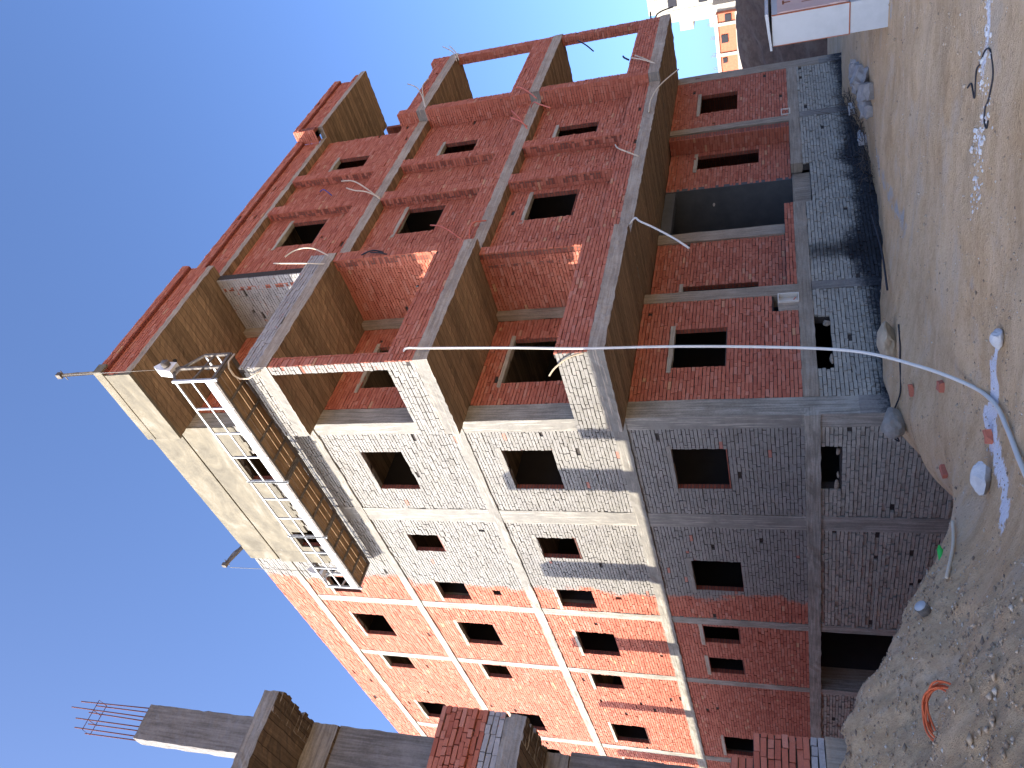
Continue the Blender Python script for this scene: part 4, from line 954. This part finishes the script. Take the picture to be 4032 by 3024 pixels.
# bricks lying about
def brick_frag(x, y, rot, l, mat_, label, seed):
    z = G(x, y) + .03; m = MB().rough_box(-l / 2, l / 2, -.055, .055, -.03, .03, .06, .004, seed)
    c, s = math.cos(rot), math.sin(rot); m.v = [(x + c * p[0] - s * p[1], y + s * p[0] + c * p[1], z + p[2] + .1 * p[0]) for p in m.v]
    return tag(m.build('brick_fragment', M[mat_], None, attrs={'rnd': np.full(len(m.v), .5), 'rnd2': np.full(len(m.v), .5)}, loc=(x, y, z)), label, 'brick', 'loose bricks on the ground')
brick_frag(1.79, -1.26, .6, .16, 'brick', 'half red brick lying flat on the sand, closest to the building corner', 1)
brick_frag(3.03, -2.44, 2.0, .12, 'brick', 'broken hollow red brick standing alone on the sand left of the hose', 2)
brick_frag(3.98, -4.10, .9, .13, 'brick', 'red brick piece at the edge of the white lime spill', 3)
brick_frag(1.86, -2.80, 1.4, .15, 'brick', 'red brick piece on the slope into the pit', 4)
# rubble in the ditch
rs = np.random.default_rng(21)
RUB = [(2.34, 8.1, .17, 'pale concrete chunk at the far end of the rubble heap'), (2.75, 6.85, .20, 'leaning concrete slab piece in the rubble heap'), (2.9, 6.25, .22, 'dark-sided concrete block deep in the rubble heap'),
       (1.71, 8.9, .17, 'concrete chunk lying apart nearest the wall'), (2.16, 7.6, .19, 'flat broken concrete slab in the rubble heap'), (2.1, 7.9, .15, 'small concrete chunk beside the slab piece in the rubble'),
       (2.42, 6.65, .2, 'square concrete block in the middle of the rubble heap'), (2.9, 5.75, .22, 'pale upright concrete block at the near side of the rubble heap'), (2.24, 6.4, .18, 'angular concrete chunk at the near end of the rubble'),
       (2.65, 7.3, .2, 'long dark concrete piece lying across the rubble heap'), (1.81, 7.3, .13, 'low grey chunk behind the twigs'), (2.5, 5.9, .16, 'lone grey concrete chunk between the rubble and the twigs')]
for i, (x, y, s_, lab) in enumerate(RUB):
    z = G(x, y); m = MB().rough_box(-s_, s_, -s_ * .7, s_ * .7, -s_ * .45, s_ * .45, .1, .016, 200 + i)
    A = Matrix.Rotation(rs.uniform(0, 3.1), 4, 'Z') @ Matrix.Rotation(rs.uniform(-.5, .5), 4, 'X') @ Matrix.Rotation(rs.uniform(-.4, .4), 4, 'Y')
    m.v = [tuple(A @ Vector(p) + Vector((x, y, z + s_ * .3))) for p in m.v]
    obj1(m, 'concrete_chunk', 'conc_chunk', lab, 'rubble', (x, y, z), 'broken concrete heaped in the ditch')
m = MB().rough_box(.28, .5, 8.4, 8.75, G(.4, 8.5) - .02, G(.4, 8.5) + .16, .08, .01, 5); obj1(m, 'stone_block', 'stone', 'white block lying against the tarred foot of the wall by the twigs', 'block', (.4, 8.5, G(.4, 8.5)))
m = MB().rough_box(.35, .52, 9.85, 10.15, G(.4, 10) + .0, G(.4, 10) + .14, .08, .01, 6); obj1(m, 'stone_block', 'stone', 'pale block on the soil at the foot of the far wall column', 'block', (.4, 10, G(.4, 10)))
# twig heap: one pile
tw = MB()
for i in range(150):
    y = rs.uniform(6.8, 10.6); x = .25 + rs.uniform(0, .8) * (1 - abs(y - 9) / 3.0) ; z = G(x, y) + rs.uniform(0, .16)
    d = Vector((rs.normal(0, .5), rs.normal(0, 1), rs.normal(0, .18))).normalized() * rs.uniform(.2, .7); p = Vector((x, y, z)); q = p + d; q.x = max(q.x, .06)
    mid = (p + q) / 2 + Vector((rs.normal(0, .05), rs.normal(0, .05), rs.uniform(0, .08))); tw.tube([p, mid, q], rs.uniform(.004, .010), 4, taper=.4)
for y, h in ((10.2, .9), (10.6, .8), (9.6, .55), (11.1, .45), (10.0, .65)):
    tw.tube([(.3, y, G(.3, y)), (.16, y + .25, G(.3, y) + h * .6), (.08, y + .65, G(.3, y) + h)], .008, 5, taper=.4); tw.tube([(.16, y + .25, G(.3, y) + h * .6), (.1, y + .1, G(.3, y) + h * .95)], .005, 4, taper=.4)
tag(tw.build('twig_heap', M['twig'], None, loc=(.5, 9, -1.6)), 'tangled heap of dry twigs and branches against the foot of the wall', 'twigs', kind=None)
# cables and pipes on the ground
def ground_line(name, pts, r, mat, label, cat, lift=.01):
    P = [Vector((x, y, (G(x, y) + lift) if z is None else z)) for x, y, z in pts]; out = []
    for i in range(len(P) - 1):
        p0, p1, p2, p3 = P[max(i - 1, 0)], P[i], P[i + 1], P[min(i + 2, len(P) - 1)]
        for t in np.linspace(0, 1, 7)[:-1]: out.append(.5 * ((2 * p1) + (p2 - p0) * t + (2 * p0 - 5 * p1 + 4 * p2 - p3) * t * t + (3 * p1 - p0 - 3 * p2 + p3) * t ** 3))
    out.append(P[-1]); return obj1(MB().tube(out, r, 8), name, mat, label, cat, tuple(P[0]))
ground_line('steel_rod', [(1.0, 4.4, -1.42), (1.35, 2.7, -1.42), (1.58, 1.3, -1.36)], .018, 'black', 'straight dark rod lying along the tarred foot of the wall', 'rod')
ground_line('black_pipe', [(1.72, .25, None), (1.55, -.05, None), (1.35, -.2, None), (1.0, -.52, None), (.45, -.45, -1.33), (-.25, -.22, -1.42), (-.55, -.16, -1.50), (-.45, -.1, -1.36)], .013, 'black', 'thin bent black pipe crossing below the hose and hooking over the pit edge', 'pipe', .02)
ground_line('rubber_strip', [(6.55, -1.90, None), (6.66, -2.05, None), (6.60, -2.22, None), (6.85, -2.2, None), (7.0, -2.38, None), (7.15, -2.46, None), (7.22, -2.62, None), (7.10, -2.80, None), (6.85, -2.74, None), (6.72, -2.66, None), (6.62, -2.70, None), (6.60, -2.80, None), (6.68, -2.82, None)], .008, 'black', 'twisted black rubber strip lying on the ground near the bottom right', 'rubber strip', .008)
ground_line('wooden_stake', [(2.78, -4.25, None), (2.92, -4.66, None), (3.32, -5.30, None)], .018, 'tube_cream', 'long pale splintered stake lying on the slope of the mound', 'stake', .035)
# orange cable coil on the mound
cc = MB(); C0 = Vector((4.05, -6.98, -.77)); A1 = Vector((.40, .92, 0)); A2 = Vector((-.55, .22, .62))
for k in range(7):
    r1 = .20 + .022 * math.sin(k * 2.1); r2 = .19 + .03 * math.cos(k * 1.7); o_ = Vector((rs.normal(0, .02), rs.normal(0, .02), rs.normal(0, .018)))
    cc.tube([C0 + o_ + Vector((0, 0, -.05)) + A1 * r1 * math.cos(t) + A2 * r2 * math.sin(t) + Vector((0, 0, .012 * math.sin(3 * t + k))) for t in np.linspace(.1 * k, 2 * math.pi + .1 * k, 40)], .008, 6)
cc.tube([C0 + A1 * -.18 + A2 * .1, C0 + A1 * -.24 + A2 * .02, C0 + A1 * -.30 - A2 * .10, C0 + A1 * -.36 - A2 * .16], .008, 6)
tag(cc.build('cable_coil', M['orange'], None, loc=(4.05, -6.98, -.8)), 'coil of orange cable lying in a hollow of the gravel mound', 'cable')
# small tin and green bottle on the mound
x, y = 3.17, -5.57; z = G(x, y)
t = empty('paint_tin', (x, y, z), 'small grey tin lying on its side on the gravel mound', 'tin')
ax_ = Vector((.55, .15, .45)).normalized()
part(MB().tube([Vector((x, y, z + .05)) - ax_ * .06, Vector((x, y, z + .05)) + ax_ * .06], .062, 18), 'can', M['steel_dark'], t)
part(MB().tube([Vector((x, y, z + .05)) + ax_ * .058, Vector((x, y, z + .05)) + ax_ * .064], .058, 18), 'lid', M['cab'], t)
x, y = 2.56, -4.50; z = G(x, y)
obj1(MB().tube([(x, y - .1, z + .02), (x, y + .04, z + .02)], .03, 12).tube([(x, y + .04, z + .02), (x, y + .09, z + .02)], .025, 12, taper=.4), 'green_bottle', 'green', 'bright green plastic bottle at the crest of the mound by the pit', 'bottle', (x, y, z))

# gravel: far too many pebbles to count
def gravel_mat():
    n = NT('gravel_pebbles'); r = n.attr('rnd')
    n.color(n.ramp(r, [(0, (.19, .14, .10)), (.35, (.38, .28, .18)), (.75, (.48, .37, .26)), (.95, (.52, .44, .34)), (1, (.66, .60, .50))])); return n.m
r = np.random.default_rng(77); NP = 17000
px = np.concatenate([r.uniform(1.6, 6.5, NP), r.uniform(0.4, 9, 7000)]); py = np.concatenate([r.uniform(-8.4, -3.0, NP), r.uniform(-5.5, 8, 7000)])
mo = moundness(px, py); keep = (r.random(len(px)) < np.r_[mo[:NP] * .85 + .10, np.full(7000, .5)]) & ((gz(px, py) > -1.75) | (px > 2)) & ((px > 1.75) | (py > -6.2)) & ((px > .2) | (py < 0))
cl = vnoise(px, py, .5, 31); keep &= (cl > -.35 + r.uniform(-.4, .3, len(px)))
px, py = px[keep], py[keep]; n_ = len(px); sz = np.exp(r.normal(-5.05, .50, n_)) * (1 + .25 * moundness(px, py)); sz = np.clip(sz, .0035, .03)
pz = gfull(px, py) + sz * .3
oct_ = np.array([(1, 0, 0), (-1, 0, 0), (0, 1, 0), (0, -1, 0), (0, 0, 1), (0, 0, -1)], float); of = np.array([(0, 2, 4), (2, 1, 4), (1, 3, 4), (3, 0, 4), (2, 0, 5), (1, 2, 5), (3, 1, 5), (0, 3, 5)])
jit = 1 + r.normal(0, .25, (n_, 6, 1)); ang = r.uniform(0, 6.28, n_); ca, sa = np.cos(ang), np.sin(ang)
Vg = oct_[None] * jit * (sz[:, None, None] * np.array([1.25, .9, .7])); Xr = Vg[..., 0] * ca[:, None] - Vg[..., 1] * sa[:, None]; Yr = Vg[..., 0] * sa[:, None] + Vg[..., 1] * ca[:, None]
Vg = np.stack([Xr + px[:, None], Yr + py[:, None], Vg[..., 2] + pz[:, None]], -1).reshape(-1, 3)
Fg = (np.arange(n_)[:, None, None] * 6 + of[None]).reshape(-1, 3)
me = bpy.data.meshes.new('gravel'); me.vertices.add(len(Vg)); me.vertices.foreach_set('co', Vg.ravel()); me.loops.add(Fg.size); me.loops.foreach_set('vertex_index', Fg.ravel())
me.polygons.add(len(Fg)); me.polygons.foreach_set('loop_start', np.arange(len(Fg)) * 3); me.polygons.foreach_set('loop_total', np.full(len(Fg), 3)); me.update()
at = me.attributes.new('rnd', 'FLOAT', 'POINT'); at.data.foreach_set('value', np.repeat(r.random(n_), 6)); me.materials.append(gravel_mat())
gv = bpy.data.objects.new('gravel', me); col.objects.link(gv); tag(gv, 'loose gravel and clods scattered over the mound and the yard', 'gravel', kind='stuff')
# white lime crumbs on the track
lm = MB()
LP = [(8.0, -2.25), (7.54, -2.37), (7.2, -2.43), (6.9, -2.48), (6.5, -2.6), (6.2, -2.64), (5.9, -2.69), (6.35, -2.5), (6.7, -2.75)]
for i in range(260):
    c_ = LP[r.integers(len(LP))]; x = c_[0] + r.normal(0, .13); y = c_[1] + r.normal(0, .09); s_ = abs(r.normal(0, .008)) + .004; lm.rock((x, y, G(x, y) + s_ * .3), s_ * 1.4, s_, s_ * .7, i, 1)
tag(lm.build('lime_crumbs', M['stone'], None, loc=(6.5, -2.6, -1.5)), 'white lime crumbs trodden into the track at the bottom right', 'lime', kind='stuff')
